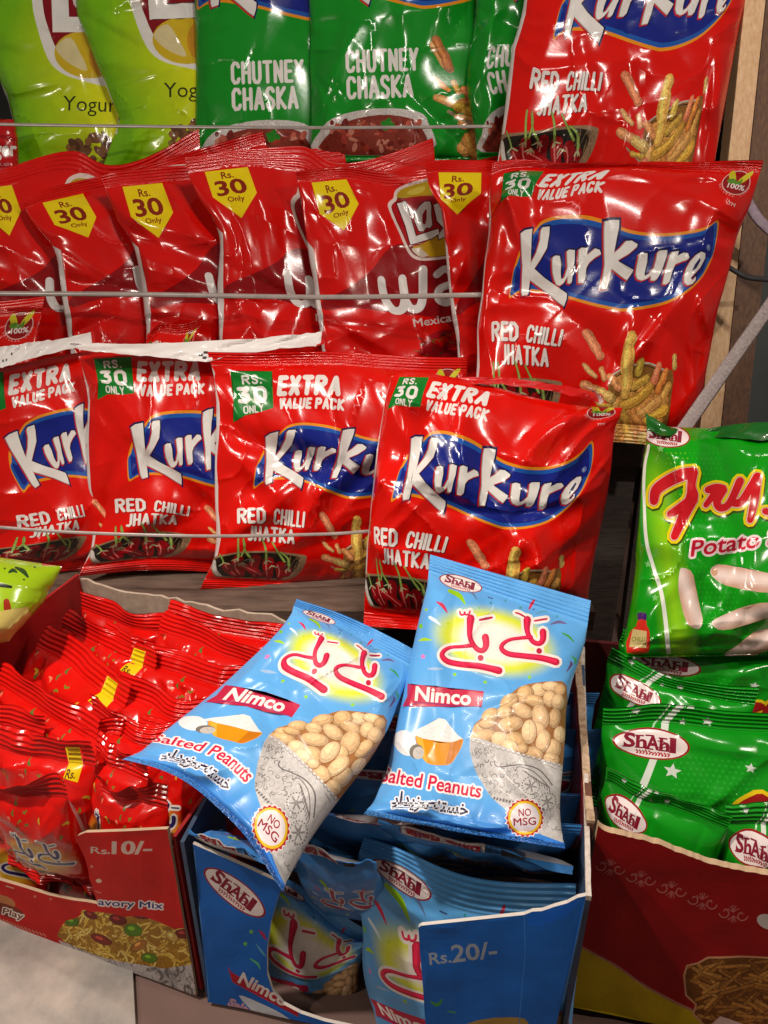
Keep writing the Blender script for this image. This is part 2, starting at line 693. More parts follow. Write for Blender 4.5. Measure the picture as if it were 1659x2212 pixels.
class Crumple:
    def __init__(self, D, W, H, T, seed, folds=26, amp=1.0, ridge=0.0004, wave=0.004, pleat=1.0):
        self.D, self.W, self.H, self.T, self.seed = D, W, H, T, seed
        r = random.Random(seed)
        self.ridge, self.wave, self.amp, self.pl = ridge, wave, amp, pleat
        self.folds = []
        for k in range(int(folds * 1.5)):
            cx, cy = r.uniform(0.02, 0.98), r.uniform(D.vt + 0.02, D.vb - 0.02)
            if r.random() < 0.45:      # many creases start at the seals or the sides
                if r.random() < 0.6:
                    cy = r.choice([D.vt + r.uniform(0.02, 0.12), D.vb - r.uniform(0.02, 0.14)])
                else:
                    cx = r.choice([r.uniform(0.02, 0.14), 1 - r.uniform(0.02, 0.14)])
            a = r.uniform(0, math.pi)
            if r.random() < 0.5:
                a = math.atan2((cy - 0.5) * H, (cx - 0.5) * W) + r.uniform(-0.5, 0.5)
            R = r.uniform(0.10, 0.42) * min(W, H)
            s = r.choice([-1, 1, 1]) * r.uniform(0.09, 0.30) * amp
            self.folds.append((cx * W, cy * H, math.cos(a), math.sin(a), R, min(.028, R * r.uniform(0.14, 0.42)), s, r.uniform(0.0003, 0.0012)))

    def add(self, items):
        for u0, v0, u1, v1, rw, sl in items:
            dx, dy = (u1 - u0) * self.W, (v1 - v0) * self.H
            L = math.hypot(dx, dy)
            self.folds.append(((u0 + u1) / 2 * self.W, (v0 + v1) / 2 * self.H, dx / L, dy / L, L * .55, rw, sl, .0004))

    def h(self, u, v, back=False):
        D, W, H, T = self.D, self.W, self.H, self.T
        w = np.clip((v - D.vt) / (D.vb - D.vt), 0, 1)
        eu = np.clip(1 - np.abs(2 * u - 1) ** 3.6, 0, 1) ** 0.60
        ev = np.clip(1 - np.abs(2 * w - 1) ** 3.4, 0, 1) ** 0.72
        m = eu * ev
        s = self.seed
        h = T * m
        X, Y = u * W, v * H
        # soft dents
        h = h + 0.24 * T * self.amp * noise(X * 15 + 3, Y * 13, s) * m
        h = h + 0.04 * T * self.amp * noise(X * 42, Y * 36 + 9, s + 1) * m
        if not back:
            for cx, cy, c, sn, R, Rw, sl, e in self.folds:
                dx, dy = X - cx, Y - cy
                t = dx * c + dy * sn
                d = -dx * sn + dy * c
                h = h + sl * (Rw - np.sqrt(d * d + e * e) - 0.45 * d) * np.exp(-(t * t) / (R * R) - (d * d) / (Rw * Rw)) * np.minimum(1, m * 2.2)
            # gathers running down from the seals
            g = np.exp(-w / 0.10) + np.exp(-(1 - w) / 0.10)
            pl = noise(X * 95 + 2.5 * noise(X * 20, Y * 30, s + 5), Y * 12, s + 2)
            h = h + 0.0032 * self.pl * pl * g * np.minimum(1, ev * 2.5) * np.minimum(1, eu * 2)
            # side crumple
            sd = np.exp(-np.minimum(u, 1 - u) * W / 0.012)
            h = h + 0.004 * self.amp * noise(X * 30, Y * 55, s + 3) * sd * np.minimum(1, m * 3)
            # sharper crinkle
            rn = 1 - np.abs(noise(X * 28 + 1.5 * noise(X * 14, Y * 14, s + 8), Y * 26, s + 4)) * 2
            h = h + 0.0011 * self.amp * np.clip(rn, 0, 1) ** 7 * np.minimum(1, m * 2)
        # seals
        if D.vt > 0:
            k = np.clip((D.vt - v) / D.vt, 0, 1)
            on = np.minimum(1, k * 8)
            h = h + np.where(v < D.vt, self.ridge * np.sin(k * D.ridges * 2 * math.pi) * on, 0)
            h = h + self.wave * k * noise(u * 3.3 + s, k * 0.8, s + 6) * 2 + self.wave * 0.5 * k * noise(u * 11, k, s + 7)
        if D.vb < 1:
            k = np.clip((v - D.vb) / (1 - D.vb), 0, 1)
            on = np.minimum(1, k * 8)
            h = h + np.where(v > D.vb, self.ridge * np.sin(k * D.ridges * 2 * math.pi) * on, 0)
            h = h + self.wave * k * noise(u * 3.3 + s + 9, k * 0.8, s + 6) * 2 + self.wave * 0.5 * k * noise(u * 11, k, s + 17)
        return h


def make_bag(D, name, label, cat, group, pos, base, mat, skip=(), back_col=(200, 196, 196)):
    """pos(u, v, back) -> 3D points; builds body (front and back sheets), top and bottom seal as children"""
    root = empty(name, base, label, cat, group)
    U, V = D.uv[:, 0], D.uv[:, 1]
    P = pos(U, V, False)
    e = 0.0022
    du = pos(np.clip(U + e, 0, 1), V, False) - pos(np.clip(U - e, 0, 1), V, False)
    dv = pos(U, np.clip(V + e * 0.8, 0, 1), False) - pos(U, np.clip(V - e * 0.8, 0, 1), False)
    nrm = np.cross(dv, du)
    nrm /= np.linalg.norm(nrm, axis=1)[:, None] + 1e-12
    # the print faces the viewer's side
    mid = np.argmin((U - .5) ** 2 + (V - .5) ** 2)
    if np.dot(nrm[mid], P[mid]) > 0:
        nrm = -nrm
    F = D.F
    fn = np.cross(P[F[:, 1]] - P[F[:, 0]], P[F[:, 2]] - P[F[:, 0]])
    sg = np.sum(fn * nrm[F[:, 0]])
    cc = D.cc
    if sg < 0:
        F = F[:, ::-1]
        cc = cc[:, ::-1]
    groups = {'top_seal': D.vc < D.vt, 'bottom_seal': D.vc > D.vb}
    groups['printed_body'] = ~(groups['top_seal'] | groups['bottom_seal'])
    for part in ('printed_body', 'top_seal', 'bottom_seal'):
        sel = groups[part]
        if part in skip or not sel.any():
            continue
        f = F[sel]
        used = np.unique(f)
        mp = -np.ones(len(P), int)
        mp[used] = np.arange(len(used))
        vv, ff, nn, ccol = P[used], mp[f].tolist(), nrm[used], cc[sel].reshape(-1, 4)
        if part == 'printed_body':
            nu, nv = 22, 24
            gu, gv = np.meshgrid(np.linspace(0, 1, nu), np.linspace(D.vt, D.vb, nv))
            B = pos(gu.ravel(), gv.ravel(), True)
            b0 = len(vv)
            bf = []
            for j in range(nv - 1):
                for i in range(nu - 1):
                    a = b0 + j * nu + i
                    bf.append((a, a + 1, a + nu + 1, a + nu))
            bd = B[1 * nu + 1] - B[0]
            bn = np.cross(B[nu] - B[0], B[1] - B[0])
            c0 = B.mean(0)
            q = B.reshape(nv, nu, 3)
            bnr = np.cross(np.gradient(q, axis=0), np.gradient(q, axis=1)).reshape(-1, 3)
            bnr /= np.linalg.norm(bnr, axis=1)[:, None] + 1e-12
            if np.dot(bnr[len(bnr) // 2], nrm[mid]) > 0:
                bnr = -bnr
            x = np.cross(B[bf[0][1] - b0] - B[bf[0][0] - b0], B[bf[0][2] - b0] - B[bf[0][0] - b0])
            k = len(bf) // 2
            x = np.cross(B[bf[k][1] - b0] - B[bf[k][0] - b0], B[bf[k][2] - b0] - B[bf[k][0] - b0])
            if np.dot(x, bnr[bf[k][0] - b0]) < 0:
                bf = [t[::-1] for t in bf]
            vv = np.concatenate([vv, B])
            nn = np.concatenate([nn, bnr])
            ff = ff + bf
            ccol = np.concatenate([ccol, np.tile(lin4(back_col), (4 * len(bf), 1))])
        link_mesh(part, vv, ff, mat, root, ccol, nn)
    return root


def pixel_bag(D, name, label, group, lm, dep, T, seed, mat=None, lam=2e-4, cat='snack bag', skip=(), plane=None, back_col=(200, 196, 196), creases=(), **kw):
    """a bag whose printed points lm [(print xy), (frame xy)] are seen there, at four corner depths dep (TL, TR, BR, BL)"""
    src = (np.array([a for a, b in lm], float) - D.org) * D.scale
    f = tps_fit(src, [b for a, b in lm], lam)
    dep = np.array(dep if dep is not None else (1, 1, 1, 1), float)
    c = f((D.coons(np.array([0, 1, 1, 0.]), np.array([0, 0, 1, 1.])) - D.org) * D.scale)

    def depth(u, v, p):
        if plane is not None:
            p0, n = plane
            r = rays(p)
            return np.dot(p0, n) / (r @ n)
        return (1 - v) * ((1 - u) * dep[0] + u * dep[1]) + v * ((1 - u) * dep[3] + u * dep[2])
    cu, cv = np.array([0, 1, 1, 0.]), np.array([0, 0, 1, 1.])
    C3 = rays(c) * depth(cu, cv, c)[:, None]
    W = (np.linalg.norm(C3[1] - C3[0]) + np.linalg.norm(C3[2] - C3[3])) / 2
    H = (np.linalg.norm(C3[3] - C3[0]) + np.linalg.norm(C3[2] - C3[1])) / 2
    cr = Crumple(D, W, H, T, seed, **kw)
    cr.add(creases)

    def pos(u, v, back):
        k = (np.abs(2 * u - 1) ** 5) * np.sign(u - 0.5)
        uu = u + 0.016 * k * noise(v * 9 + seed, 0 * v + np.sign(u - .5) * 3, seed + 11)
        q = (D.coons(uu, v) - D.org) * D.scale
        p = f(q)
        d = depth(u, v, p)
        h = cr.h(u, v, back)
        d = d + (0.75 * h if back else -h)
        return rays(p) * d[:, None]
    base = C3[2:4].mean(0)
    return make_bag(D, name, label, cat, group, pos, base, mat or FILM, skip, back_col)


def quad_bag(D, name, label, group, C, T, seed, mat=None, cat='snack bag', skip=(), bend=0.0, back_col=(200, 196, 196), side=None, **kw):
    """a bag between four 3D corners C (TL, TR, BR, BL)"""
    C = [np.asarray(c, float) for c in C]
    W = (np.linalg.norm(C[1] - C[0]) + np.linalg.norm(C[2] - C[3])) / 2
    H = (np.linalg.norm(C[3] - C[0]) + np.linalg.norm(C[2] - C[1])) / 2
    n = np.cross(C[2] - C[0], C[1] - C[3])
    n /= np.linalg.norm(n)
    if np.dot(n, sum(C) / 4) > 0:
        n = -n
    cr = Crumple(D, W, H, T, seed, **kw)

    def pos(u, v, back):
        k = (np.abs(2 * u - 1) ** 5) * np.sign(u - 0.5)
        uu = u + 0.02 * k * noise(v * 9 + seed, 0 * v + np.sign(u - .5) * 3, seed + 11)
        P = (1 - v)[:, None] * ((1 - uu)[:, None] * C[0] + uu[:, None] * C[1]) + v[:, None] * ((1 - uu)[:, None] * C[3] + uu[:, None] * C[2])
        h = cr.h(u, v, back)
        h = (-0.75 * h if back else h)
        # gentle bend of the seal and of its line
        tt = np.clip(1 - v / max(D.vt * 2.2, .02), 0, 1)
        sag = bend * np.sin(math.pi * u) * tt + 0.009 * noise(u * 3.1, 0 * u, seed + 21) * tt
        dn = (C[3] - C[0]) / np.linalg.norm(C[3] - C[0])
        return P + n * (h + 0.6 * sag)[:, None] + dn * (0.6 * sag)[:, None]
    return make_bag(D, name, label, cat, group, pos, (C[2] + C[3]) / 2, mat or FILM, skip, back_col)


def panel(name, outline, p0, n, art, parent, thick=0.0016, mat=None, step=14, edge=(196, 170, 142), inner=(150, 120, 96), bulge=0.0):
    """a printed sheet of card cut along the outline (frame pixels) lying in the plane p0, n (n towards the viewer)"""
    n = np.asarray(n, float)
    n /= np.linalg.norm(n)
    O = np.array(outline, float)
    lo, hi = O.min(0), O.max(0)
    gx, gy = np.meshgrid(np.arange(lo[0], hi[0], step), np.arange(lo[1], hi[1], step))
    V, F, cc = triangulate(art, np.stack([gx.ravel(), gy.ravel()], 1), [], O)
    r = rays(V)
    d = np.dot(p0, n) / (r @ n)
    P = r * d[:, None]
    P = P + n * (0.0012 * noise(V[:, 0] / 60, V[:, 1] / 60, 5) + bulge * np.sin(math.pi * np.clip((V[:, 0] - lo[0]) / (hi[0] - lo[0]), 0, 1)))[:, None]
    fn = np.cross(P[F[:, 1]] - P[F[:, 0]], P[F[:, 2]] - P[F[:, 0]])
    if np.sum(fn @ n) < 0:
        F = F[:, ::-1]
        cc = cc[:, ::-1]
    E = {}
    for t in F:
        for i in range(3):
            a, b = t[i], t[(i + 1) % 3]
            E[(a, b)] = E.get((a, b), 0) + 1
    bnd = [k for k in E if (k[1], k[0]) not in E]
    N = len(P)
    PP = np.concatenate([P, P - n * thick, P, P - n * thick])
    faces = F.tolist() + (F[:, ::-1] + N).tolist()
    cl = [cc.reshape(-1, 4), np.tile(lin4(inner), (len(F) * 3, 1))]
    q = []
    for a, b in bnd:
        q.append((b + 2 * N, a + 2 * N, a + 3 * N, b + 3 * N))
    faces += q
    cl.append(np.tile(lin4(edge), (len(q) * 4, 1)))
    return link_mesh(name, PP, faces, mat or CARD, parent, np.concatenate(cl), None, smooth=False)


def slab(name, C, thick, mat, parent=None, sub=1, jag=0.0, seed=1, dirn=None):
    """a board between four 3D corners with thickness behind its face"""
    C = [np.asarray(c, float) for c in C]
    n = np.cross(C[1] - C[0], C[3] - C[0])
    n /= np.linalg.norm(n)
    if dirn is not None and np.dot(n, dirn) < 0:
        n = -n
    rs = np.random.RandomState(seed)
    top = [C[0] + (C[1] - C[0]) * i / sub for i in range(sub + 1)]
    bot = [C[3] + (C[2] - C[3]) * i / sub for i in range(sub + 1)]
    if jag:
        up = (C[0] - C[3]) / np.linalg.norm(C[0] - C[3])
        acc = 0
        for i in range(sub + 1):
            acc = acc * 0.7 + rs.uniform(-1, 1) * jag
            top[i] = top[i] + up * acc
    V = top + bot
    V = V + [v - n * thick for v in V]
    k = sub + 1
    F = []
    for i in range(sub):
        F.append((i, i + 1, k + i + 1, k + i))
        F.append((2 * k + i + 1, 2 * k + i, 3 * k + i, 3 * k + i + 1))
        F.append((i + 1, i, 2 * k + i, 2 * k + i + 1))
        F.append((k + i, k + i + 1, 3 * k + i + 1, 3 * k + i))
    F.append((0, k, 3 * k, 2 * k))
    F.append((k - 1, 2 * k - 1 + 0, 4 * k - 1, 3 * k - 1))
    F[-1] = (2 * k - 1, k - 1, 3 * k - 1, 4 * k - 1)
    o = link_mesh(name, V, F, mat, parent, smooth=False)
    import bmesh
    bm = bmesh.new()
    bm.from_mesh(o.data)
    bmesh.ops.recalc_face_normals(bm, faces=bm.faces)
    bm.to_mesh(o.data)
    bm.free()
    return o


def tube(name, pts, r, mat, flat=1.0, parent=None, n=8, res=10, updir=None):
    S = np.array(spline(pts, res))
    T = np.gradient(S, axis=0)
    T /= np.linalg.norm(T, axis=1)[:, None]
    ref = np.array(updir if updir is not None else FW, float)
    A = np.cross(T, ref)
    A /= np.linalg.norm(A, axis=1)[:, None]
    B = np.cross(T, A)
    V, F = [], []
    for i in range(len(S)):
        for k in range(n):
            a = 2 * math.pi * k / n
            V.append(S[i] + A[i] * r * math.cos(a) + B[i] * r * flat * math.sin(a))
    for i in range(len(S) - 1):
        for k in range(n):
            F.append((i * n + k, i * n + (k + 1) % n, (i + 1) * n + (k + 1) % n, (i + 1) * n + k))
    F.append(tuple(range(n))[::-1])
    F.append(tuple((len(S) - 1) * n + k for k in range(n)))
    return link_mesh(name, V, F, mat, parent)


# =================================================================== PRINTS
RED = (218, 14, 4)
WHITE = (232, 226, 222)


def af(pts, sx, ox, sy, oy):
    return [tuple([p[0] * sx + ox, p[1] * sy + oy] + [w * sx for w in p[2:]]) for p in pts]


def stick(a, pts, seed, tone=(196, 138, 62)):
    """one puffed corn stick: dark rim, knobbly body, lighter core, specks"""
    r = random.Random(seed)
    t = np.array(tone, float)
    w = pts[0][2]
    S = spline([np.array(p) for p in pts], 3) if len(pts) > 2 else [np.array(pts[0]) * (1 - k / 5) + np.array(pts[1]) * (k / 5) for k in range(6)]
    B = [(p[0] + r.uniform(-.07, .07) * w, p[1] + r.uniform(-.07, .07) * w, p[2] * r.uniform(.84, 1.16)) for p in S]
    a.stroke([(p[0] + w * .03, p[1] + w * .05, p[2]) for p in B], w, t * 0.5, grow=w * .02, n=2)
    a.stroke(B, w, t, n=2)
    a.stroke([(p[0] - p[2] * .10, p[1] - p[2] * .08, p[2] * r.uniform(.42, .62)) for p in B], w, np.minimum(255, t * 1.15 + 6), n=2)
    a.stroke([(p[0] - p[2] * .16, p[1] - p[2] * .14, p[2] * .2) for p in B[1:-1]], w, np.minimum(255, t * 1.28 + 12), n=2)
    for k in range(8):
        p = B[r.randrange(len(B))]
        a.ell(p[0] + r.uniform(-.4, .4) * w, p[1] + r.uniform(-.4, .4) * w, w * r.uniform(.03, .09), w * r.uniform(.03, .07), t * r.choice([0.4, 0.66, 0.72, 1.2]) * .9, n=6)


STICKS = [((1690, 310), (1710, 380), 60), ((1350, 375), (1345, 450), 82), ((1540, 395), (1525, 500), 82), ((1630, 430), (1585, 560), 78),
          ((900, 550), (970, 575), (1070, 610), 66), ((1040, 600), (1160, 650), 80), ((1050, 685), (1160, 700), 42), ((1100, 490), (1210, 580), 66),
          ((1330, 560), (1450, 490), 82), ((1690, 520), (1640, 650), 80), ((1270, 690), (1400, 640), (1500, 545), 88), ((1190, 740), (1240, 1000), 92),
          ((1300, 760), (1420, 930), 92), ((1430, 760), (1620, 630), 92), ((1380, 740), (1520, 840), 84), ((1540, 780), (1700, 690), 88),
          ((1520, 900), (1690, 860), 88), ((1120, 830), (1180, 960), 80), ((1380, 960), (1560, 980), 86), ((1640, 980), (1720, 900), 80),
          ((885, 165), (940, 255), (1000, 345), 72), ((885, 410), (930, 450), (990, 495), 42), ((1025, 440), (1065, 510), 48),
          ((1215, 190), (1220, 320), (1250, 480), (1270, 610), 104)]


def sticks_art(a, sx, ox, sy, oy, glass=True, seed=1):
    a.food = 1.0
    T = lambda p: (p[0] * sx + ox, p[1] * sy + oy)
    if glass:
        a.poly([T(p) for p in [(1110, 500), (1200, 440), (1400, 380), (1600, 410), (1730, 470), (1730, 1100), (1200, 1100), (1130, 700)]], (140, 94, 42), 3)
        rp = random.Random(seed + 40)
        for k in range(52):
            x, y, an = rp.uniform(1130, 1660), rp.uniform(520, 1080), rp.uniform(-1.2, .5)
            L = rp.uniform(90, 170)
            t0 = rp.uniform(-26, 10)
            stick(a, [(*T((x - L / 2 * math.cos(an), y - L / 2 * math.sin(an))), 88 * sx), (*T((x + 8, y + 6)), 98 * sx), (*T((x + L / 2 * math.cos(an), y + L / 2 * math.sin(an))), 84 * sx)], k, (210 + t0, 148 + t0, 76 + t0 * .6))
        a.stroke([T(p) for p in [(1120, 490), (1200, 440), (1400, 385), (1600, 415)]], 9, (196, 186, 170))
        a.stroke([T(p) for p in [(1140, 510), (1220, 462), (1400, 405), (1600, 440)]], 5, (58, 40, 32))
        a.stroke([T(p) for p in [(990, 650), (1060, 690), (1200, 760)]], 8, (170, 150, 120))
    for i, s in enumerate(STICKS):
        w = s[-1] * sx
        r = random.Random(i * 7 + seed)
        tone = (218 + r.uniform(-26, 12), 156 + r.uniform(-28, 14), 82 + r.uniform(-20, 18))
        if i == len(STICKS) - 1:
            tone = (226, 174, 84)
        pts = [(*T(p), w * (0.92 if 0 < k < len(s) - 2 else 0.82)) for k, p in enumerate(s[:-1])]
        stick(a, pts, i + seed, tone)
    a.food = 0.0


KL = [  # letters of the wordmark, in a 2x enlargement of the frame
    [(152, 178), (195, 150), (270, 137), (262, 250), (250, 400), (238, 530), (225, 655), (172, 672), (162, 640), (170, 420), (160, 260)],
    [(345, 150), (362, 131), (425, 130), (420, 185), (395, 280), (335, 365), (275, 445), (240, 440), (250, 390), (300, 310), (336, 220)],
    [(236, 430), (280, 440), (350, 508), (515, 635), (512, 680), (495, 740), (455, 712), (380, 645), (235, 535)],
    [(430, 350), (455, 336), (487, 340), (490, 400), (480, 470), (479, 520), (500, 508), (530, 430), (540, 310), (560, 296), (602, 300), (590, 380), (572, 450), (555, 540), (540, 558), (520, 555), (524, 502), (498, 550), (465, 576), (440, 570), (425, 530), (418, 470), (420, 400)],
    [(625, 300), (650, 281), (690, 282), (682, 330), (740, 280), (770, 288), (776, 320), (735, 347), (690, 388), (665, 430), (650, 520), (630, 548), (598, 552), (600, 490), (610, 400)],
    [(830, 97), (880, 75), (925, 65), (915, 110), (890, 190), (862, 300), (842, 400), (822, 500), (800, 585), (755, 598), (765, 520), (788, 400), (800, 250), (815, 150)],
    [(850, 310), (900, 260), (945, 202), (985, 197), (1025, 225), (1020, 245), (960, 302), (885, 356), (890, 366), (990, 430), (975, 460), (940, 517), (905, 490), (832, 425), (835, 350)],
    [(1030, 305), (1060, 291), (1095, 300), (1090, 370), (1072, 450), (1072, 478), (1100, 465), (1140, 420), (1155, 360), (1165, 300), (1185, 283), (1250, 286), (1245, 330), (1215, 420), (1180, 500), (1155, 522), (1120, 522), (1118, 482), (1090, 505), (1050, 520), (1015, 505), (1003, 470), (1010, 400)],
    [(1265, 330), (1285, 304), (1345, 300), (1335, 335), (1385, 315), (1425, 320), (1442, 355), (1420, 372), (1370, 385), (1320, 402), (1300, 450), (1285, 530), (1255, 555), (1222, 552), (1225, 500), (1240, 420)],
    [(1420, 430), (1450, 380), (1500, 332), (1550, 306), (1590, 315), (1594, 350), (1560, 420), (1510, 470), (1482, 498), (1500, 512), (1530, 482), (1537, 510), (1512, 540), (1460, 556), (1422, 535), (1410, 490)]]
SWOOSH = [(60, 690), (62, 600), (80, 480), (110, 390), (150, 300), (215, 215), (300, 135), (350, 92), (420, 72), (500, 65), (620, 70), (760, 80), (900, 100), (1000, 125), (1150, 150), (1300, 160), (1450, 150), (1560, 128), (1640, 90), (1705, 40), (1712, 150), (1690, 280), (1650, 400), (1590, 500), (1480, 600), (1300, 695), (1100, 745), (930, 768), (850, 757), (700, 722), (520, 675), (330, 640), (230, 632), (130, 650)]


def wordmark(a, sx, ox, sy, oy):
    T = lambda P: [(p[0] * sx + ox, p[1] * sy + oy) for p in P]
    a.poly(T(SWOOSH), (226, 142, 26), 3)
    cen = np.array([880.0, 420.0])

    def shrink(d, e):
        P = np.array(SWOOSH, float)
        Q = P.copy()
        Q[:, 1] += np.where(P[:, 1] < cen[1] - 40 + (P[:, 0] - 880) * -.1, d, -d)
        Q[:, 0] += np.where(P[:, 0] < 240, e, 0) - np.where(P[:, 0] > 1600, e, 0)
        return Q
    a.poly(T(shrink(24, 12)), (26, 84, 168), 3)
    a.poly(T(shrink(58, 40)), (20, 34, 128), 3)
    for L in KL:
        a.grown(T(L), 13 * sx, (22, 22, 74))
    for L in KL:
        a.grown(T(L), 4 * sx, (190, 18, 30), -7 * sx, 7 * sx)
    for L in KL:
        a.poly(T(L), (150, 150, 148))
    for L in KL:
        a.grown(T(L), -2.5 * sx, (226, 222, 218), 3.5 * sx, -2 * sx)
    a.poly(T([(1482, 452), (1500, 402), (1540, 352), (1552, 368), (1522, 425)]), (24, 26, 84))
    a.ell(1622 * sx + ox, 270 * sy + oy, 20 * sx, 22 * sx, (150, 170, 200))
    a.ell(1622 * sx + ox, 270 * sy + oy, 16 * sx, 18 * sx, (26, 70, 150))
    a.text('R', 1613 * sx + ox, 281 * sy + oy, 17 * sx, 22 * sx, (190, 200, 215), bold=.02)


def chilli_bowl(a, sx, ox, sy, oy, seed=3):
    T = lambda P: [tuple([p[0] * sx + ox, p[1] * sy + oy] + [q * sx for q in p[2:]]) for p in P]
    r = random.Random(seed)
    a.food = .7
    a.poly(T([(112, 1692), (130, 1668), (200, 1655), (350, 1640), (560, 1636), (780, 1650), (816, 1680), (792, 1800), (740, 1862), (640, 1888), (250, 1882), (170, 1850), (130, 1780)]), (150, 120, 92), 3)
    a.poly(T([(132, 1695), (200, 1672), (350, 1655), (560, 1652), (740, 1668), (760, 1700), (740, 1790), (690, 1850), (600, 1875), (260, 1870), (190, 1830), (150, 1770)]), (36, 30, 24), 3)
    a.poly(T([(120, 1710), (140, 1712), (175, 1800), (230, 1865), (190, 1858), (140, 1790)]), (206, 200, 192), 3)
    for k in range(26):
        x, y = r.uniform(640, 800), r.uniform(1660, 1760)
        a.stroke(T([(x, y), (x + r.uniform(-25, 10), y + r.uniform(20, 50))]), 5 * sx, (120, 96, 66), n=2)
    ch = [((250, 1790), (300, 1830), (330, 1860), 70), ((300, 1710), (310, 1780), (360, 1850), 84), ((430, 1710), (430, 1790), (470, 1860), 88), ((530, 1730), (540, 1790), (560, 1860), 90), ((620, 1760), (640, 1810), (640, 1860), 84), ((690, 1790), (690, 1830), 64), ((330, 1760), (420, 1800), (510, 1850), 62), ((230, 1760), (260, 1800), 60)]
    for i, c in enumerate(ch):
        pts = T([(p[0], p[1], c[-1] * (1 - .18 * k)) for k, p in enumerate(c[:-1])])
        a.stroke(pts, 10, (86, 6, 10), grow=2)
        a.stroke(pts, 10, (164 - 14 * (i % 3), 14, 22))
        q = [(p[0] - p[2] * .2, p[1] - p[2] * .05, p[2] * .14) for p in pts]
        a.stroke(q, 4, (226, 120, 116), n=3)
    st = [((280, 1530), (285, 1610), (300, 1690), 14), ((318, 1545), (340, 1630), (390, 1695), 12), ((465, 1540), (495, 1620), (510, 1705), 14), ((540, 1560), (590, 1640), (650, 1720), 12), ((610, 1640), (670, 1690), (690, 1765), 14), ((150, 1650), (185, 1700), (200, 1730), 9), ((320, 1530), (335, 1600), (320, 1680), 9)]
    for s in st:
        P = T([(p[0], p[1], s[-1] * (0.7 + .3 * k)) for k, p in enumerate(s[:-1])])
        a.stroke(P, 5, (70, 104, 30), grow=1.5)
        a.stroke(P, 5, (150, 178, 88))
    for x, y in [(300, 1700), (395, 1705), (510, 1715), (560, 1760), (690, 1775), (205, 1735), (345, 1740)]:
        for k in range(4):
            an = r.uniform(.2, 2.9)
            a.stroke(T([(x, y, 9), (x + 30 * math.cos(an), y + 6 + 14 * math.sin(an), 8), (x + 50 * math.cos(an), y + 26 * math.sin(an) + 8, 3)]), 5, (188, 198, 150), n=3)
    a.food = 0.0


def emblem(a, cx, cy, r):
    a.ell(cx, cy, r, r, (226, 190, 186), n=26)
    a.ell(cx, cy, r * .94, r * .94, (150, 12, 18), n=26)
    a.poly([(cx - .75 * r, cy - .7 * r), (cx - .45 * r, cy - .95 * r), (cx - .12 * r, cy - .3 * r), (cx - .2 * r, cy), (cx - .5 * r, cy - .1 * r)], (196, 190, 40), 3)
    a.poly([(cx + .1 * r, cy - .15 * r), (cx + .5 * r, cy - .8 * r), (cx + .95 * r, cy - 1.05 * r), (cx + .85 * r, cy - .6 * r), (cx + .35 * r, cy)], (214, 200, 50), 3)
    a.poly([(cx - .7 * r, cy - .1 * r), (cx - .3 * r, cy - .3 * r), (cx + .1 * r, cy - .1 * r), (cx + .35 * r, cy - .4 * r), (cx + .3 * r, cy + .1 * r), (cx - .4 * r, cy + .15 * r)], (92, 140, 40), 3)
    a.text('100%', cx - .5 * r, cy + .52 * r, 1.2 * r, .4 * r, WHITE, bold=.02)
    for k, ch in enumerate('NATURAL CORN'):
        if ch == ' ':
            continue
        an = math.radians(165 - k * 150 / 11)
        a.text(ch, cx + r * 1.12 * math.cos(an) - .06 * r, cy + r * 1.12 * math.sin(an) + .06 * r, .14 * r, .2 * r, (214, 170, 166), rot=math.degrees(an) - 90)


def print_corn_red():
    a = Art(RED)
    # price flag
    a.poly([(91, 119), (343, 121), (346, 348), (250, 372), (170, 392), (99, 436), (96, 300)], (16, 122, 40))
    a.block('RS.', 150, 206, 124, 60, WHITE, rot=-4, wt=.2)
    a.block('30', 122, 326, 186, 104, WHITE, rot=-4, wt=.24)
    a.block('ONLY', 160, 384, 126, 48, WHITE, rot=-7, wt=.17)
    a.block('EXTRA', 370, 280, 404, 134, WHITE, rot=1, wt=.26, skew=12)
    a.block('VALUE PACK', 378, 360, 414, 70, WHITE, rot=1, wt=.24, skew=8)
    emblem(a, 1385, 150, 78)
    a.text('TM', 1385, 300, 40, 22, (224, 190, 186), bold=.02)
    wordmark(a, .692, 300 - 152 * .692, .692, 500 - 140 * .692)
    a.poly([(0, 180), (10, 260), (20, 420), (12, 600), (24, 800), (16, 1000), (26, 1200), (10, 1380), (0, 1400)], (222, 214, 212), 2)
    for ddx, c in ((5, (120, 8, 12)), (0, WHITE)):
        a.block('RED', 127 + ddx, 1112 + ddx, 172, 104, c, rot=2, wt=.2)
        a.block('CHILLI', 345 + ddx, 1119 + ddx, 192, 102, c, rot=2, wt=.2, skew=12)
        a.block('JHATKA', 190 + ddx, 1226 + ddx, 284, 102, c, rot=2, wt=.2)
    chilli_bowl(a, .795, -115 * .795, .795, -85 * .795 + 55)
    sticks_art(a, .694, 50, .694, 930.6)
    return Design(a, [(0, 0), (1500, 0)], [(1500, 0), (1500, 1584)], [(0, 1584), (1500, 1584)], [(0, 0), (0, 1584)], vt=0.055, vb=0.945, nu=96, nv=96)


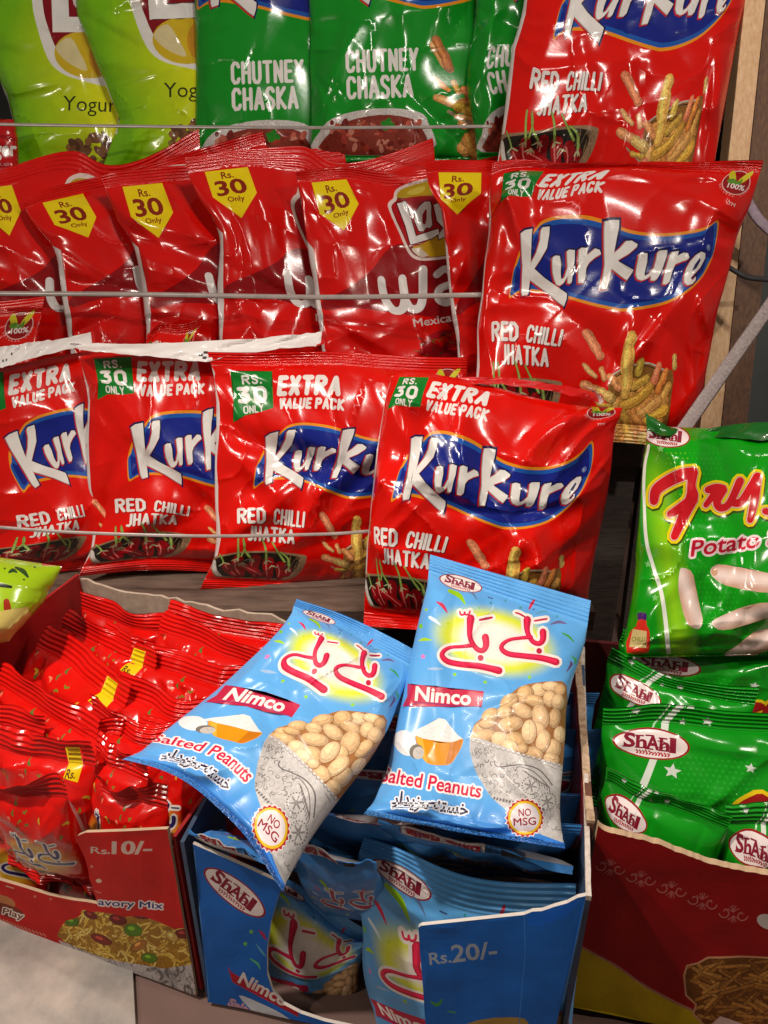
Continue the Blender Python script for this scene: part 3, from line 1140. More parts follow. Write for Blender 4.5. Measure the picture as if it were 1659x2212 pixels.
def print_corn_green():
    """frame pixels of the middle green bag"""
    a = Art((16, 142, 34))
    # wordmark hanging in from above
    wordmark(a, .285, 655, .285, -200)
    a.block('CHUTNEY', 748, 160, 157, 54, WHITE, rot=-2, wt=.2)
    a.block('CHASKA', 750, 217, 143, 54, WHITE, rot=-2, wt=.2)
    a.food = .7
    a.poly([(688, 330), (690, 285), (720, 255), (780, 238), (850, 234), (905, 242), (925, 265), (925, 330)], (214, 208, 204), 3)
    a.poly([(700, 330), (715, 285), (750, 262), (820, 248), (880, 254), (908, 272), (912, 330)], (140, 56, 44), 3)
    r = random.Random(4)
    for k in range(60):
        x, y = r.uniform(715, 905), r.uniform(262, 328)
        a.ell(x, y, r.uniform(3, 12), r.uniform(2, 7), r.choice([(168, 60, 46), (196, 96, 76), (120, 36, 30), (206, 130, 110)]), r.uniform(0, 180), 8)
    for x, y in [(830, 268), (838, 262), (846, 270), (834, 276)]:
        a.ell(x, y, 9, 6, (40, 140, 40), r.uniform(0, 180), 8)
    sticks_art(a, .30, 672, .30, 46, seed=5)
    stick(a, [(942, 85, 20), (956, 112, 20), (970, 145, 18)], 3, (170, 104, 56))
    return Design(a, [(662, -330), (1085, -330)], [(1085, -330), (1062, 350)], [(672, 350), (1062, 350)], [(662, -330), (672, 350)], vt=0.05, vb=0.985, nu=70, nv=90)


def print_crisp_red():
    a = Art((216, 13, 7))
    S = lambda P, l=130: [((p[0] - l) * .592, (p[1] - 300) * .592) for p in P]
    a.poly(S([(200, 1330), (420, 1190), (620, 1040), (720, 920), (830, 850), (1000, 860), (1300, 930), (1500, 900), (1900, 700), (1900, 1900), (1320, 1800), (1150, 1560), (1000, 1460), (700, 1390), (400, 1370), (200, 1430)]), (146, 10, 18), 3)
    a.poly([(0, 330), (26, 360), (22, 520), (30, 700), (14, 900), (34, 1000), (0, 1040)], (222, 214, 212))
    # price tag
    a.poly([(82, 62), (255, 60), (258, 166), (170, 272), (84, 168)], (238, 210, 14))
    for s, x, y, w, h, b in [('Rs.', 146, 100, 46, 26, .02), ('30', 112, 168, 112, 60, .028), ('Only', 142, 206, 64, 28, .02)]:
        a.text(s, x, y, w, h, (138, 38, 16), bold=b)
    # round badge
    ring = [(805, 540), (830, 500), (862, 478), (890, 425), (950, 392), (1030, 370), (1110, 362), (1200, 366), (1300, 400), (1380, 460), (1480, 500), (1500, 540), (1490, 640), (1470, 760), (1430, 860), (1370, 950), (1280, 1005), (1200, 1020), (1090, 1015), (1000, 1000), (930, 955), (885, 860), (850, 750), (818, 640)]
    a.poly(S(ring), (226, 204, 196), 3)
    a.poly(S([(1150 + (p[0] - 1150) * .93, 690 + (p[1] - 690) * .93) for p in ring]), (126, 30, 26), 3)
    a.poly(S([(890, 470), (930, 420), (1030, 392), (1130, 384), (1250, 405), (1330, 450), (1400, 520), (1100, 500), (960, 480)]), (186, 152, 22), 3)
    a.poly(S([(970, 440), (1040, 415), (1100, 412), (1080, 450), (1000, 462)]), (208, 186, 70), 3)
    a.poly(S([(950, 880), (1100, 830), (1300, 800), (1440, 790), (1390, 900), (1290, 975), (1150, 990), (1040, 970)]), (200, 156, 24), 3)
    a.poly(S([(940, 890), (1000, 900), (1060, 965), (1010, 975), (960, 930)]), (212, 196, 176), 3)
    a.poly(S([(835, 560), (870, 505), (960, 478), (1100, 482), (1300, 520), (1480, 560), (1470, 760), (1330, 790), (1150, 800), (1060, 850), (930, 870), (880, 760)]), (170, 14, 26), 3)
    L = [[(880, 515), (945, 503), (960, 640), (980, 790), (1152, 760), (1156, 800), (1100, 830), (932, 857), (910, 700)],
         [(990, 680), (1000, 600), (1040, 550), (1080, 525), (1118, 530), (1122, 560), (1112, 640), (1112, 715), (1092, 740), (1068, 730), (1040, 756), (1008, 750)],
         [(1140, 560), (1190, 552), (1190, 650), (1205, 690), (1235, 560), (1285, 558), (1255, 720), (1205, 830), (1150, 850), (1150, 810), (1190, 760), (1150, 690)]]
    for P in L:
        a.grown(S(P), 5, (90, 10, 18))
    for P in L:
        a.poly(S(P), (230, 224, 222))
    a.poly(S([(1040, 690), (1050, 620), (1078, 580), (1086, 592), (1076, 660), (1060, 705)]), (150, 12, 24))
    a.text('s', (1310 - 130) * .592, (770 - 300) * .592, 80, 110, (230, 224, 222), bold=.06)
    # word below
    W = [[(0, 0, 36), (4, 90, 38), (30, 150, 40), (70, 150, 40), (92, 100, 38), (96, 0, 36)], [(94, 100, 34), (110, 148, 40), (150, 150, 40), (176, 90, 38), (192, -26, 40)],
         [(250, 10, 34), (290, -10, 34), (318, 20, 38), (316, 90, 36), (318, 150, 34)], [(310, 66, 34), (254, 80, 36), (244, 124, 38), (280, 150, 36), (316, 120, 30)],
         [(370, 0, 38), (400, 140, 38), (440, 0, 38)], [(490, 0, 38), (520, 140, 38)], [(560, 0, 38), (520, 140, 38), (480, 200, 36)]]
    for s in W:
        a.stroke([(p[0] + 330, p[1] + 484, p[2]) for p in s], 36, (228, 222, 220))
    a.text('Mexican Chilli', 440, 730, 360, 42, (222, 206, 204), bold=.012)
    r = random.Random(8)
    for k in range(9):
        x, y = r.uniform(440, 760), r.uniform(800, 930)
        an = r.uniform(-.6, .4)
        P = [(x, y, 34), (x + 50 * math.cos(an), y + 50 * math.sin(an), 30), (x + 100 * math.cos(an), y + 100 * math.sin(an) + 14, 14)]
        a.stroke(P, 20, (90, 8, 14), grow=2)
        a.stroke(P, 20, (160, 16, 26))
    for k in range(30):
        x, y = r.uniform(420, 760), r.uniform(780, 930)
        an = r.uniform(0, 6.3)
        a.stroke([(x, y, 6), (x + 24 * math.cos(an), y + 24 * math.sin(an), 5)], 5, r.choice([(84, 74, 34), (120, 96, 44), (70, 40, 24)]), n=2)
    return Design(a, [(0, 0), (1000, 0)], [(1000, 0), (1000, 1200)], [(0, 1200), (1000, 1200)], [(0, 0), (0, 1200)], vt=0.048, vb=0.96, nu=80, nv=88)


def print_crisp_lime():
    """2x enlargement of the frame, left bag"""
    def base(P):
        t = np.clip(P[:, 0] / 420 - .15 + .12 * np.sin(P[:, 1] / 140), 0, 1)[:, None]
        return lin((120, 190, 14)) * (1 - t) + lin((226, 226, 26)) * t
    a = Art(base)
    a.poly([(118, -400), (135, -20), (160, 120), (205, 250), (262, 312), (350, 345), (470, 372), (640, 380), (800, 330), (900, 200), (900, -400)], (228, 226, 220), 3)
    a.poly([(165, -400), (180, -10), (210, 130), (248, 218), (300, 265), (400, 295), (520, 316), (640, 322), (760, 280), (850, 160), (850, -400)], (132, 12, 24), 3)
    a.ell(372, 235, 140, 100, (206, 176, 34), 8, 26)
    a.poly([(240, 200), (300, 160), (345, 230), (375, 300), (330, 290), (270, 250)], (214, 200, 150), 3)
    a.ell(450, 240, 70, 90, (196, 140, 34), 0, 18)
    a.poly([(218, -60), (290, -60), (296, 72), (520, 72), (520, 138), (226, 138)], (228, 226, 222))
    a.ell(372, 0, 60, 52, (216, 206, 204), 0, 18)
    a.ell(372, -6, 22, 20, (120, 12, 24), 0, 12)
    a.text('Yogurt & Herb', 268, 494, 560, 84, (46, 52, 20), rot=2, bold=.0)
    r = random.Random(2)
    for k in range(40):
        a.ell(r.uniform(290, 640), r.uniform(590, 720), r.uniform(14, 40), r.uniform(10, 24), r.choice([(124, 84, 54), (150, 106, 60), (96, 62, 40), (140, 120, 60)]), r.uniform(0, 180), 10)
    a.poly([(-90, 180), (-60, 200), (30, 400), (66, 540), (60, 620), (-90, 620)], (222, 218, 206))
    return Design(a, [(-110, -420), (860, -420)], [(860, -420), (860, 790)], [(-20, 790), (860, 790)], [(-110, -420), (-90, 100), (20, 400), (70, 560), (-20, 790)], vt=0.04, vb=0.98, nu=70, nv=80)


def oval_logo(a, cx, cy, rx, ry, rot=0, sq=1.0):
    c, s = math.cos(math.radians(rot)), math.sin(math.radians(rot))
    a.ell(cx, cy, rx, ry, (150, 20, 30), rot, 26)
    a.ell(cx, cy, rx * .94, ry * .90, (236, 222, 220), rot, 26)

    def pt(x, y):
        return (cx + x * rx * c - y * ry * s, cy + x * rx * s + y * ry * c)
    M = (138, 28, 52)
    for ch, x0, w, y0, h in [('S', -.70, .26, .30, .92), ('h', -.38, .24, .30, .78), ('A', -.12, .30, .34, .86), ('h', .22, .22, .36, .78), ('I', .50, .10, .40, .88)]:
        q = pt(x0, y0)
        a.text(ch, q[0], q[1], w * rx, h * ry, M, rot=rot, bold=.035)
        # foot and head serifs
        for yy in (y0, y0 - h):
            p0, p1 = pt(x0 - .03, yy), pt(x0 + min(w, .16), yy)
            a.stroke([p0, p1], .10 * ry, M, n=2)
    p = [pt(.22 + .16 * math.cos(t), -.02 + .22 * math.sin(t)) for t in np.linspace(-2, 3, 8)]
    a.stroke(p, .07 * ry, M, n=3)
    r = random.Random(3)
    for k in range(11):
        x = -.38 + .08 * k
        a.stroke([pt(x, .48 + r.uniform(-.03, .08)), pt(x + .05, .60 + r.uniform(-.05, .1)), pt(x + .02, .70)], .09 * ry, (176, 44, 60), n=2)


CONF = [((630, 275, 26), (700, 310, 34), (742, 370, 10), (150, 206, 20)), ((540, 355, 8), (580, 380, 26), (614, 430, 8), (206, 40, 78)), ((765, 280, 6), (800, 300, 16), (828, 340, 5), (92, 124, 170)),
        ((1235, 342, 14), (1215, 375, 22), (1198, 408, 8), (206, 40, 78)), ((1352, 515, 8), (1410, 498, 22), (1464, 510, 8), (110, 100, 150)), ((1432, 576, 8), (1480, 600, 16), (1518, 640, 8), (70, 160, 60)),
        ((408, 632, 6), (450, 622, 24), (502, 628, 6), (168, 214, 40)), ((472, 832, 6), (520, 832, 22), (585, 832, 6), (160, 190, 226)), ((490, 465, 22), (530, 490, 24), (565, 520, 8), (214, 232, 244)),
        ((905, 320, 8), (938, 332, 8), (60, 90, 140)), ((1250, 440, 4), (1290, 425, 8), (1334, 420, 4), (90, 150, 150)), ((920, 430, 4), (935, 405, 8), (945, 380, 4), (190, 222, 240)), ((1470, 850, 8), (1500, 800, 20), (1490, 780, 6), (104, 70, 130)),
        ((1500, 740, 6), (1530, 770, 18), (1520, 800, 6), (70, 170, 90))]


def confetti(a, s=1.0, ox=0, oy=0):
    for c in CONF:
        a.stroke([(p[0] * s + ox, p[1] * s + oy, p[2] * s) for p in c[:-1]], 10, c[-1])
    for x, y, r, col in [(465, 410, 16, (150, 206, 20)), (440, 745, 22, (236, 120, 190)), (668, 873, 19, (150, 214, 30)), (885, 928, 19, (150, 214, 30)), (1202, 893, 19, (150, 214, 30)), (1138, 396, 14, (60, 150, 130)), (1030, 345, 12, (60, 150, 150)), (1400, 458, 13, (60, 160, 150))]:
        a.star(x * s + ox, y * s + oy, r * s, col)
    for x, y, r, col in [(425, 528, 14, (120, 200, 40)), (620, 508, 9, (190, 216, 40)), (843, 398, 7, (120, 200, 120)), (925, 362, 8, (60, 140, 150)), (1232, 407, 6, (60, 90, 150))]:
        a.ell(x * s + ox, y * s + oy, r * s, r * 1.2 * s, col)


BALI = [[(782, 472, 58), (776, 540, 44), (776, 600, 38), (795, 650, 36), (832, 695, 38), (872, 700, 40), (892, 662, 46), (886, 606, 52)],
        [(796, 664, 34), (720, 674, 26), (640, 680, 26), (592, 704, 32), (578, 742, 38), (622, 782, 42), (720, 802, 44), (830, 812, 46), (920, 830, 48), (984, 846, 54)],
        [(852, 754, 44), (853, 756, 44)],
        [(704, 424, 12), (712, 446, 13), (734, 444, 13), (738, 426, 12), (746, 446, 13), (770, 440, 13), (776, 420, 12)],
        [(846, 484, 15), (934, 466, 15)],
        [(1186, 482, 56), (1184, 545, 42), (1196, 592, 36), (1228, 640, 36), (1272, 652, 38), (1298, 622, 44), (1298, 568, 50)],
        [(1212, 606, 32), (1130, 614, 26), (1060, 626, 26), (1012, 656, 32), (1004, 692, 36), (1052, 726, 40), (1150, 740, 42), (1260, 752, 44), (1330, 766, 46), (1392, 784, 52)],
        [(1270, 704, 42), (1271, 706, 42)],
        [(1104, 432, 12), (1130, 440, 13), (1166, 460, 13)],
        [(1240, 490, 14), (1324, 476, 14)]]


def bali(a, sx=1, ox=0, sy=1, oy=0, ink=(198, 26, 66), rim=(240, 232, 226), items=None, rim2=None):
    B = [BALI[i] for i in items] if items else BALI
    B = [[(p[0] * sx + ox, p[1] * sy + oy, p[2] * (sx + sy) / 2) for p in s] for s in B]
    g = 19 * (sx + sy) / 2
    if rim2:
        for s in B:
            a.stroke(s, 10, rim2, grow=g * 1.5)
    for s in B:
        a.stroke(s, 10, rim, grow=g)
    for s in B:
        a.stroke(s, 10, ink)
        if len(s) > 6:
            a.stroke([(p[0] - p[2] * .1, p[1] - p[2] * .12, p[2] * .42) for p in s], 10, np.minimum(255, np.array(ink) * 1.18 + 8))


def peanut(a, cx, cy, rx, ry, rot, seed):
    r = random.Random(seed)
    t = np.array([236, 198, 150]) + r.uniform(-22, 8) * np.array([1, 1.2, 1.4])
    a.ell(cx + 2, cy + 3, rx + 3, ry + 3, (150, 96, 52), rot, 18)
    a.ell(cx, cy, rx, ry, t * .86, rot, 18)
    a.ell(cx - rx * .10, cy - ry * .12, rx * .84, ry * .82, t, rot, 16)
    a.ell(cx - rx * .18, cy - ry * .24, rx * .52, ry * .46, np.minimum(255, t * 1.07 + 6), rot, 14)
    if r.random() > .4:
        return
    b = math.radians(rot + (0 if rx > ry else 90))
    L = max(rx, ry) * .8
    a.stroke([(cx - L * math.cos(b), cy - L * math.sin(b)), (cx + 6, cy + 5), (cx + L * math.cos(b), cy + L * math.sin(b))], 3, t * .74, n=3)


NUTS = [(1270, 60, 60, 48, 0), (1170, 92, 60, 66, 20), (1355, 36, 66, 36, 0), (1420, 62, 44, 46, 20), (1240, 140, 74, 42, 12), (1350, 126, 50, 60, -10), (1410, 150, 50, 60, 0), (1055, 140, 72, 46, -35), (920, 240, 66, 46, -30),
        (1025, 220, 56, 46, 0), (1150, 208, 80, 48, 28), (1385, 262, 46, 72, 12), (1282, 252, 62, 92, -12), (870, 330, 80, 46, -20), (900, 300, 60, 34, -10), (1420, 380, 46, 60, 0), (1065, 306, 92, 54, -10), (1260, 340, 60, 50, 40),
        (870, 388, 94, 46, -10), (1370, 480, 60, 70, 0), (985, 412, 58, 54, 0), (1112, 426, 86, 62, 24), (1198, 360, 54, 88, 4), (1060, 462, 64, 46, 20), (1298, 430, 50, 84, 18), (1230, 512, 70, 46, 14), (1358, 552, 58, 42, 10), (1150, 480, 40, 34, 0)]


def filigree(a, T, seed, n=46, ink=(112, 108, 108), x=(0, 1), y=(0, 1)):
    r = random.Random(seed)
    for k in range(n):
        cx, cy = r.uniform(*x), r.uniform(*y)
        R = r.uniform(10, 26)
        t0 = r.uniform(0, 6.3)
        P = [T(cx + R * (1 - .1 * q) * math.cos(t0 + .7 * q), cy + R * (1 - .1 * q) * math.sin(t0 + .7 * q)) for q in range(6)]
        a.stroke(P, r.uniform(3, 7), ink if r.random() < .7 else (170, 166, 164), n=3)


def silver_bowl(a, pts, seed, dy=0):
    P = [(p[0], p[1] + dy) for p in pts]
    a.poly(P, (206, 202, 200), 2)
    a.clip = spline(P, 2, True)
    T = lambda x, y: (x, y + dy)
    a.poly([T(780, 420), T(940, 440), T(880, 600), T(960, 900), T(820, 700)], (186, 182, 180), 2)
    filigree(a, T, seed, 40, x=(800, 960), y=(480, 820))
    filigree(a, T, seed + 1, 26, x=(940, 1120), y=(580, 800), ink=(140, 136, 136))
    filigree(a, T, seed + 2, 26, x=(1150, 1430), y=(800, 1060), ink=(140, 136, 136))
    a.stroke([T(950, 570), T(960, 600), T(1000, 612), T(1080, 600), T(1180, 600), T(1280, 640), T(1360, 740)], 9, (110, 106, 106))
    a.stroke([T(1100, 640), T(1130, 610), T(1220, 640), T(1290, 700), T(1340, 760)], 7, (120, 116, 116))
    for k in range(9):
        a.stroke([T(1150 + 20 * k, 640 + 12 * k), T(1180 + 20 * k, 650 + 14 * k), T(1200 + 18 * k, 680 + 14 * k)], 6, (118, 112, 112), n=3)
    for cx, cy in [(1210, 745), (1330, 860)]:
        for k in range(6):
            an = k * math.pi / 3 + .3
            a.stroke([T(cx + 8 * math.cos(an), cy + 8 * math.sin(an)), T(cx + 24 * math.cos(an), cy + 24 * math.sin(an)), T(cx + 42 * math.cos(an), cy + 42 * math.sin(an))], 11, (138, 133, 132), n=3)
        for k in range(20):
            an = k * math.pi / 10
            a.ell(cx + 62 * math.cos(an), cy + 62 * math.sin(an) + dy, 6, 6, (124, 118, 118), 0, 6)
    for k in range(17):
        x = 950 + 22 * k
        a.ell(x, 835 + dy + 5 * k, 8, 13, (120, 114, 114), 20, 8)
    for k in range(60):
        r = random.Random(k + 99)
        x = r.uniform(1000, 1420)
        a.ell(x, r.uniform(.93, 1.14) * x - 110 + dy, 3.5, 3.5, (96, 92, 92), 0, 6)
    a.clip = None
    for k in range(18):
        x = 800 + 36 * k
        y = 425 + dy + (x - 800) * .285
        a.ell(x, y, 17, 12, (160, 154, 150), 20, 10)
        a.ell(x - 1, y - 4, 12, 7, (222, 216, 212), 20, 8)


def print_peanut():
    def base(P):
        x, y = P[:, 0], P[:, 1]
        g = np.clip((y - 1750) / 330, 0, 1)[:, None]
        c = lin((96, 172, 236)) * (1 - g) + lin((44, 122, 214)) * g
        ex, ey = (x - 950), (y - 640) - (x - 950) * .16
        q = np.sqrt((ex / 500) ** 2 + (ey / 275) ** 2)
        t = np.clip((1.0 - q) / .36, 0, 1)[:, None]
        t = t * t * (3 - 2 * t)
        c = c * (1 - t) + lin((220, 230, 24)) * t
        w = np.clip((.70 - q) / .32, 0, 1)[:, None]
        w = w * w * (3 - 2 * w)
        return c * (1 - w) + lin((244, 240, 230)) * w
    a = Art(base)
    oval_logo(a, 710, 222, 160, 54, 15)
    confetti(a)
    bali(a)
    # banner
    a.poly([(330, 940), (420, 948), (876, 993), (860, 1106), (298, 1102), (330, 1030)], (196, 30, 70))
    a.stroke([(300, 1112), (420, 1076), (620, 1092), (860, 1106)], 4, (30, 60, 130), n=4)
    a.text('Nimco', 386, 1058, 392, 98, (240, 232, 228), rot=5, bold=.03)
    dy = 922
    a.poly([(p[0], p[1] + dy) for p in [(352, 378), (400, 345), (470, 310), (555, 262), (600, 272), (640, 325), (690, 385), (725, 410), (650, 446), (400, 410)]], (232, 230, 228))
    r = random.Random(6)
    for k in range(60):
        x = r.uniform(420, 670)
        a.ell(x, dy + r.uniform(300 + abs(x - 570) * .5, 420), r.uniform(3, 9), r.uniform(3, 6), r.choice([(214, 212, 212), (244, 242, 240), (224, 222, 220)]), 0, 6)
    a.poly([(p[0], p[1] + dy) for p in [(385, 395), (440, 408), (560, 428), (650, 434), (725, 410), (716, 468), (682, 530), (640, 588), (580, 600), (490, 592), (435, 545)]], (226, 148, 18), 3)
    a.poly([(p[0], p[1] + dy) for p in [(395, 400), (440, 412), (470, 580), (440, 548)]], (238, 180, 60))
    a.poly([(p[0], p[1] + dy) for p in [(640, 436), (724, 414), (700, 490), (640, 586), (600, 596)]], (202, 118, 12))
    a.poly([(p[0], p[1] + dy) for p in [(232, 440), (250, 372), (320, 350), (372, 395), (390, 450), (350, 530), (280, 512)]], (236, 236, 238), 3)
    a.ell(395, 503 + dy, 52, 54, (120, 112, 104), 20)
    a.ell(408, 512 + dy, 40, 46, (196, 190, 184), 20)
    for k in range(5):
        a.ell(398 + 9 * k, 498 + 8 * (k % 3) + dy, 3, 3, (110, 100, 96), 0, 6)
    a.halo('Salted Peanuts', 138, 713 + dy, 720, 100, (246, 240, 238), 13, rot=9.5, bold=.02)
    a.text('Salted Peanuts', 138, 713 + dy, 720, 100, (212, 30, 74), rot=9.5, bold=.02)
    # line of script below
    URDU = '\uFEAD\uFE8D\uFEAA\uFBFE\uFEB0\uFEE3 \uFEEA\uFE98\uFEB4\uFEA7'
    a.halo(URDU, 218, 905 + dy, 540, 128, (236, 238, 246), 11, rot=9, bold=.02)
    a.text(URDU, 218, 905 + dy, 540, 128, (44, 40, 74), rot=9, bold=.02)
    # nuts in the silver bowl
    a.food = .42
    a.poly([(p[0], p[1] + dy) for p in [(785, 372), (870, 250), (970, 200), (1050, 110), (1130, 40), (1250, 10), (1380, 0), (1470, 30), (1480, 300), (1480, 620), (1300, 590), (1000, 470)]], (168, 112, 62), 2)
    for i, (x, y, rx, ry, ro) in enumerate(NUTS):
        peanut(a, x, y + dy, rx, ry, ro, i)
    silver_bowl(a, [(776, 405), (940, 440), (1100, 500), (1250, 560), (1440, 600), (1470, 780), (1480, 960), (1480, 1140), (1380, 1130), (1200, 1050), (1040, 920), (930, 830), (860, 720), (800, 600)], 21, dy)
    a.food = 0.0
    # round seal
    cx, cy = 1170, 975 + dy
    P = []
    for k in range(72):
        q = 132 + 8 * math.cos(k * 2 * math.pi / 72 * 22)
        P.append((cx + q * math.cos(2 * math.pi * k / 72), cy + q * math.sin(2 * math.pi * k / 72)))
    a.grown(P, 6, (238, 230, 228))
    a.poly(P, (190, 34, 44))
    a.ell(cx, cy, 120, 120, (240, 196, 24), 0, 30)
    a.ell(cx, cy, 104, 104, (238, 228, 230), 0, 30)
    a.text('NO', cx - 44, cy - 10, 88, 52, (160, 30, 50), rot=-3, bold=.015)
    a.text('MSG', cx - 80, cy + 58, 160, 54, (160, 30, 50), rot=-3, bold=.015)
    return Design(a, [(490, 15), (1640, 345)], [(1640, 345), (1600, 640), (1520, 880), (1474, 1100), (1452, 1400), (1420, 1750), (1440, 2030), (1458, 2117)],
                  [(15, 1872), (700, 2000), (1458, 2117)], [(490, 15), (468, 250), (360, 700), (290, 1060), (180, 1560), (100, 1760), (15, 1872)], vt=0.088, vb=0.945, nu=90, nv=130, ridges=6)


def print_fry():
    """2.304x enlargement of the frame"""
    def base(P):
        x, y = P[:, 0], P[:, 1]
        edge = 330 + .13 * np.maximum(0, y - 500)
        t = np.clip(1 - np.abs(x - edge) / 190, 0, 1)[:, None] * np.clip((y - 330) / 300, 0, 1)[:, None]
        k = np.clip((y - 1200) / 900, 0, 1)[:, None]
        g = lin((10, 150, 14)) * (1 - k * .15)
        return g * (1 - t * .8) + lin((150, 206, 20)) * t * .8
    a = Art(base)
    for i in range(34):
        for j in range(12):
            x = 420 + 42 * j + (21 if i % 2 else 0) + max(0, i - 8) * 7
            y = 360 + 46 * i
            if y < 1920 and not (1100 < y < 1330):
                a.ell(x, y, 9, 9, (96, 176, 24) if (x < 620) else (28, 164, 28), 0, 8)
    oval_logo(a, 420, 205, 215, 105, 6)
    a.stroke([(255, 290, 24), (238, 450, 24), (226, 800, 26), (240, 1100, 30), (290, 1350, 34), (370, 1600, 36), (410, 1850, 38), (440, 2140, 40)], 28, (226, 228, 218))
    G = [[(308, 790, 66), (335, 690, 84), (440, 610, 96), (560, 555, 100), (650, 535, 86)], [(655, 530, 84), (642, 650, 66), (648, 750, 100), (600, 860, 92), (545, 980, 76), (490, 1105, 58)], [(455, 905, 58), (545, 850, 74), (650, 780, 92)],
         [(790, 690, 56), (860, 672, 66), (925, 672, 50)], [(862, 690, 56), (820, 760, 50), (770, 825, 40)], [(930, 690, 56), (870, 790, 62), (900, 850, 60), (980, 810, 56), (1075, 610, 64)], [(990, 800, 56), (1080, 800, 64), (1150, 700, 60), (1230, 570, 66)],
         [(1230, 575, 70), (1205, 780, 66), (1165, 960, 46)], [(1300, 880, 50), (1400, 890, 60), (1480, 800, 60), (1420, 720, 60), (1480, 640, 60)]]
    for s in G:
        a.stroke([(p[0] + 6, p[1] + 16, p[2]) for p in s], 40, (56, 78, 14), grow=42)
    for s in G:
        a.stroke(s, 40, (230, 206, 14), grow=38)
    for s in G:
        a.stroke(s, 40, (60, 10, 14), grow=15)
    for s in G:
        a.stroke(s, 40, (236, 190, 176), grow=12)
    for s in G:
        a.stroke([(p[0] + 3, p[1] - 2, p[2]) for p in s], 40, (200, 22, 34), grow=5)
    a.halo('Potato S', 640, 1284, 780, 140, (240, 218, 220), 20, rot=-8, bold=.02, skew=40)
    a.text('Potato S', 640, 1284, 780, 140, (200, 24, 54), rot=-8, bold=.02, skew=40)
    for P, c in [([(540, 1400), (570, 1385), (620, 1400), (660, 1450), (700, 1650), (745, 1850), (720, 1920), (680, 1926), (605, 1880), (550, 1700), (525, 1550)], 0), ([(815, 1400), (860, 1360), (950, 1358), (1327, 1430), (1500, 1480), (1500, 1600), (1250, 1600), (950, 1540), (830, 1460)], 1),
                 ([(825, 1880), (860, 1840), (1060, 1750), (1250, 1700), (1450, 1695), (1500, 1760), (1327, 1830), (1000, 1930), (880, 1932)], 2), ([(935, 2150), (1050, 2080), (1200, 1960), (1400, 1930), (1400, 2080), (1200, 2170), (1000, 2176)], 3)]:
        Q = np.array(P, float)
        cen = Q.mean(0)
        ax = (Q[np.argmax(Q[:, 0])] - Q[np.argmin(Q[:, 0])])
        if c == 0:
            ax = np.array([200., 520.])
        nn = np.array([-ax[1], ax[0]]) / np.linalg.norm(ax)

        def shade(V, cen=cen, nn=nn):
            t = np.clip(np.abs((V - cen) @ nn) / 75, 0, 1)[:, None] ** 1.5
            return lin((236, 214, 206)) * (1 - t) + lin((202, 160, 140)) * t
        a.grown(P, 4, (130, 150, 70))
        a.poly(P, shade, 2)
    a.ell(850, 1420, 30, 36, (206, 160, 126), 0)
    # sauce bottle
    a.poly([(150, 1790), (195, 1780), (240, 1795), (236, 1850), (155, 1846)], (62, 26, 104))
    a.poly([(160, 1848), (232, 1852), (240, 1900), (268, 1960), (262, 2140), (70, 2140), (86, 1960), (140, 1910)], (206, 44, 30), 2)
    a.poly([(110, 1930), (240, 1950), (248, 2100), (96, 2090)], (200, 180, 120))
    a.text('CHILLI', 108, 2040, 120, 40, (120, 130, 30), bold=.02)
    for x, y in [(250, 1350), (315, 1650), (365, 320)]:
        a.star(x, y, 36, (120, 190, 110))
    return Design(a, [(250, 120), (1250, 150), (2250, 130)], [(2250, 130), (2200, 2160)], [(50, 2180), (2200, 2190)], [(250, 120), (215, 400), (180, 900), (140, 1300), (95, 1650), (30, 2050), (50, 2180)], vt=0, vb=0.985, nu=90, nv=90)


def print_fry_small():
    a = Art((14, 142, 22))
    for i in range(16):
        for j in range(14):
            a.ell(330 + 30 * j + 15 * (i % 2), 300 + 30 * i, 7, 7, (30, 160, 36), 0, 6)
    a.stroke([(385, -5, 34), (350, 60, 34), (310, 140, 34), (240, 330, 34), (170, 560, 34), (130, 900, 34)], 30, (214, 222, 210))
    a.stroke([(330, 0, 8), (290, 90, 8), (230, 170, 8)], 8, (170, 206, 170))
    a.poly([(415, 0), (450, 0), (447, 16), (412, 16)], (216, 224, 212))
    for x, y, r in [(160, 40, 28), (520, 90, 30), (400, 110, 22), (330, 380, 44), (700, 330, 30)]:
        a.star(x, y, r, (206, 214, 204), 10)
    oval_logo(a, 235, 235, 190, 88, 4)
    a.text('Rs.', 60, 520, 90, 60, (170, 190, 40), bold=.02)
    # tops of the big script
    for P in [[(640, 640, 60), (660, 560, 70), (740, 500, 70)], [(780, 640, 60), (800, 520, 70), (850, 440, 70)], [(900, 640, 60), (930, 520, 70)]]:
        a.stroke(P, 50, (222, 190, 20), grow=22)
    for P in [[(640, 640, 60), (660, 560, 70), (740, 500, 70)], [(780, 640, 60), (800, 520, 70), (850, 440, 70)], [(900, 640, 60), (930, 520, 70)]]:
        a.stroke(P, 50, (146, 24, 22))
    return Design(a, [(0, 0), (1000, 0)], [(1000, 0), (1000, 1200)], [(0, 1200), (1000, 1200)], [(0, 0), (0, 1200)], vt=0.11, vb=0.9, nu=70, nv=70, ridges=5)


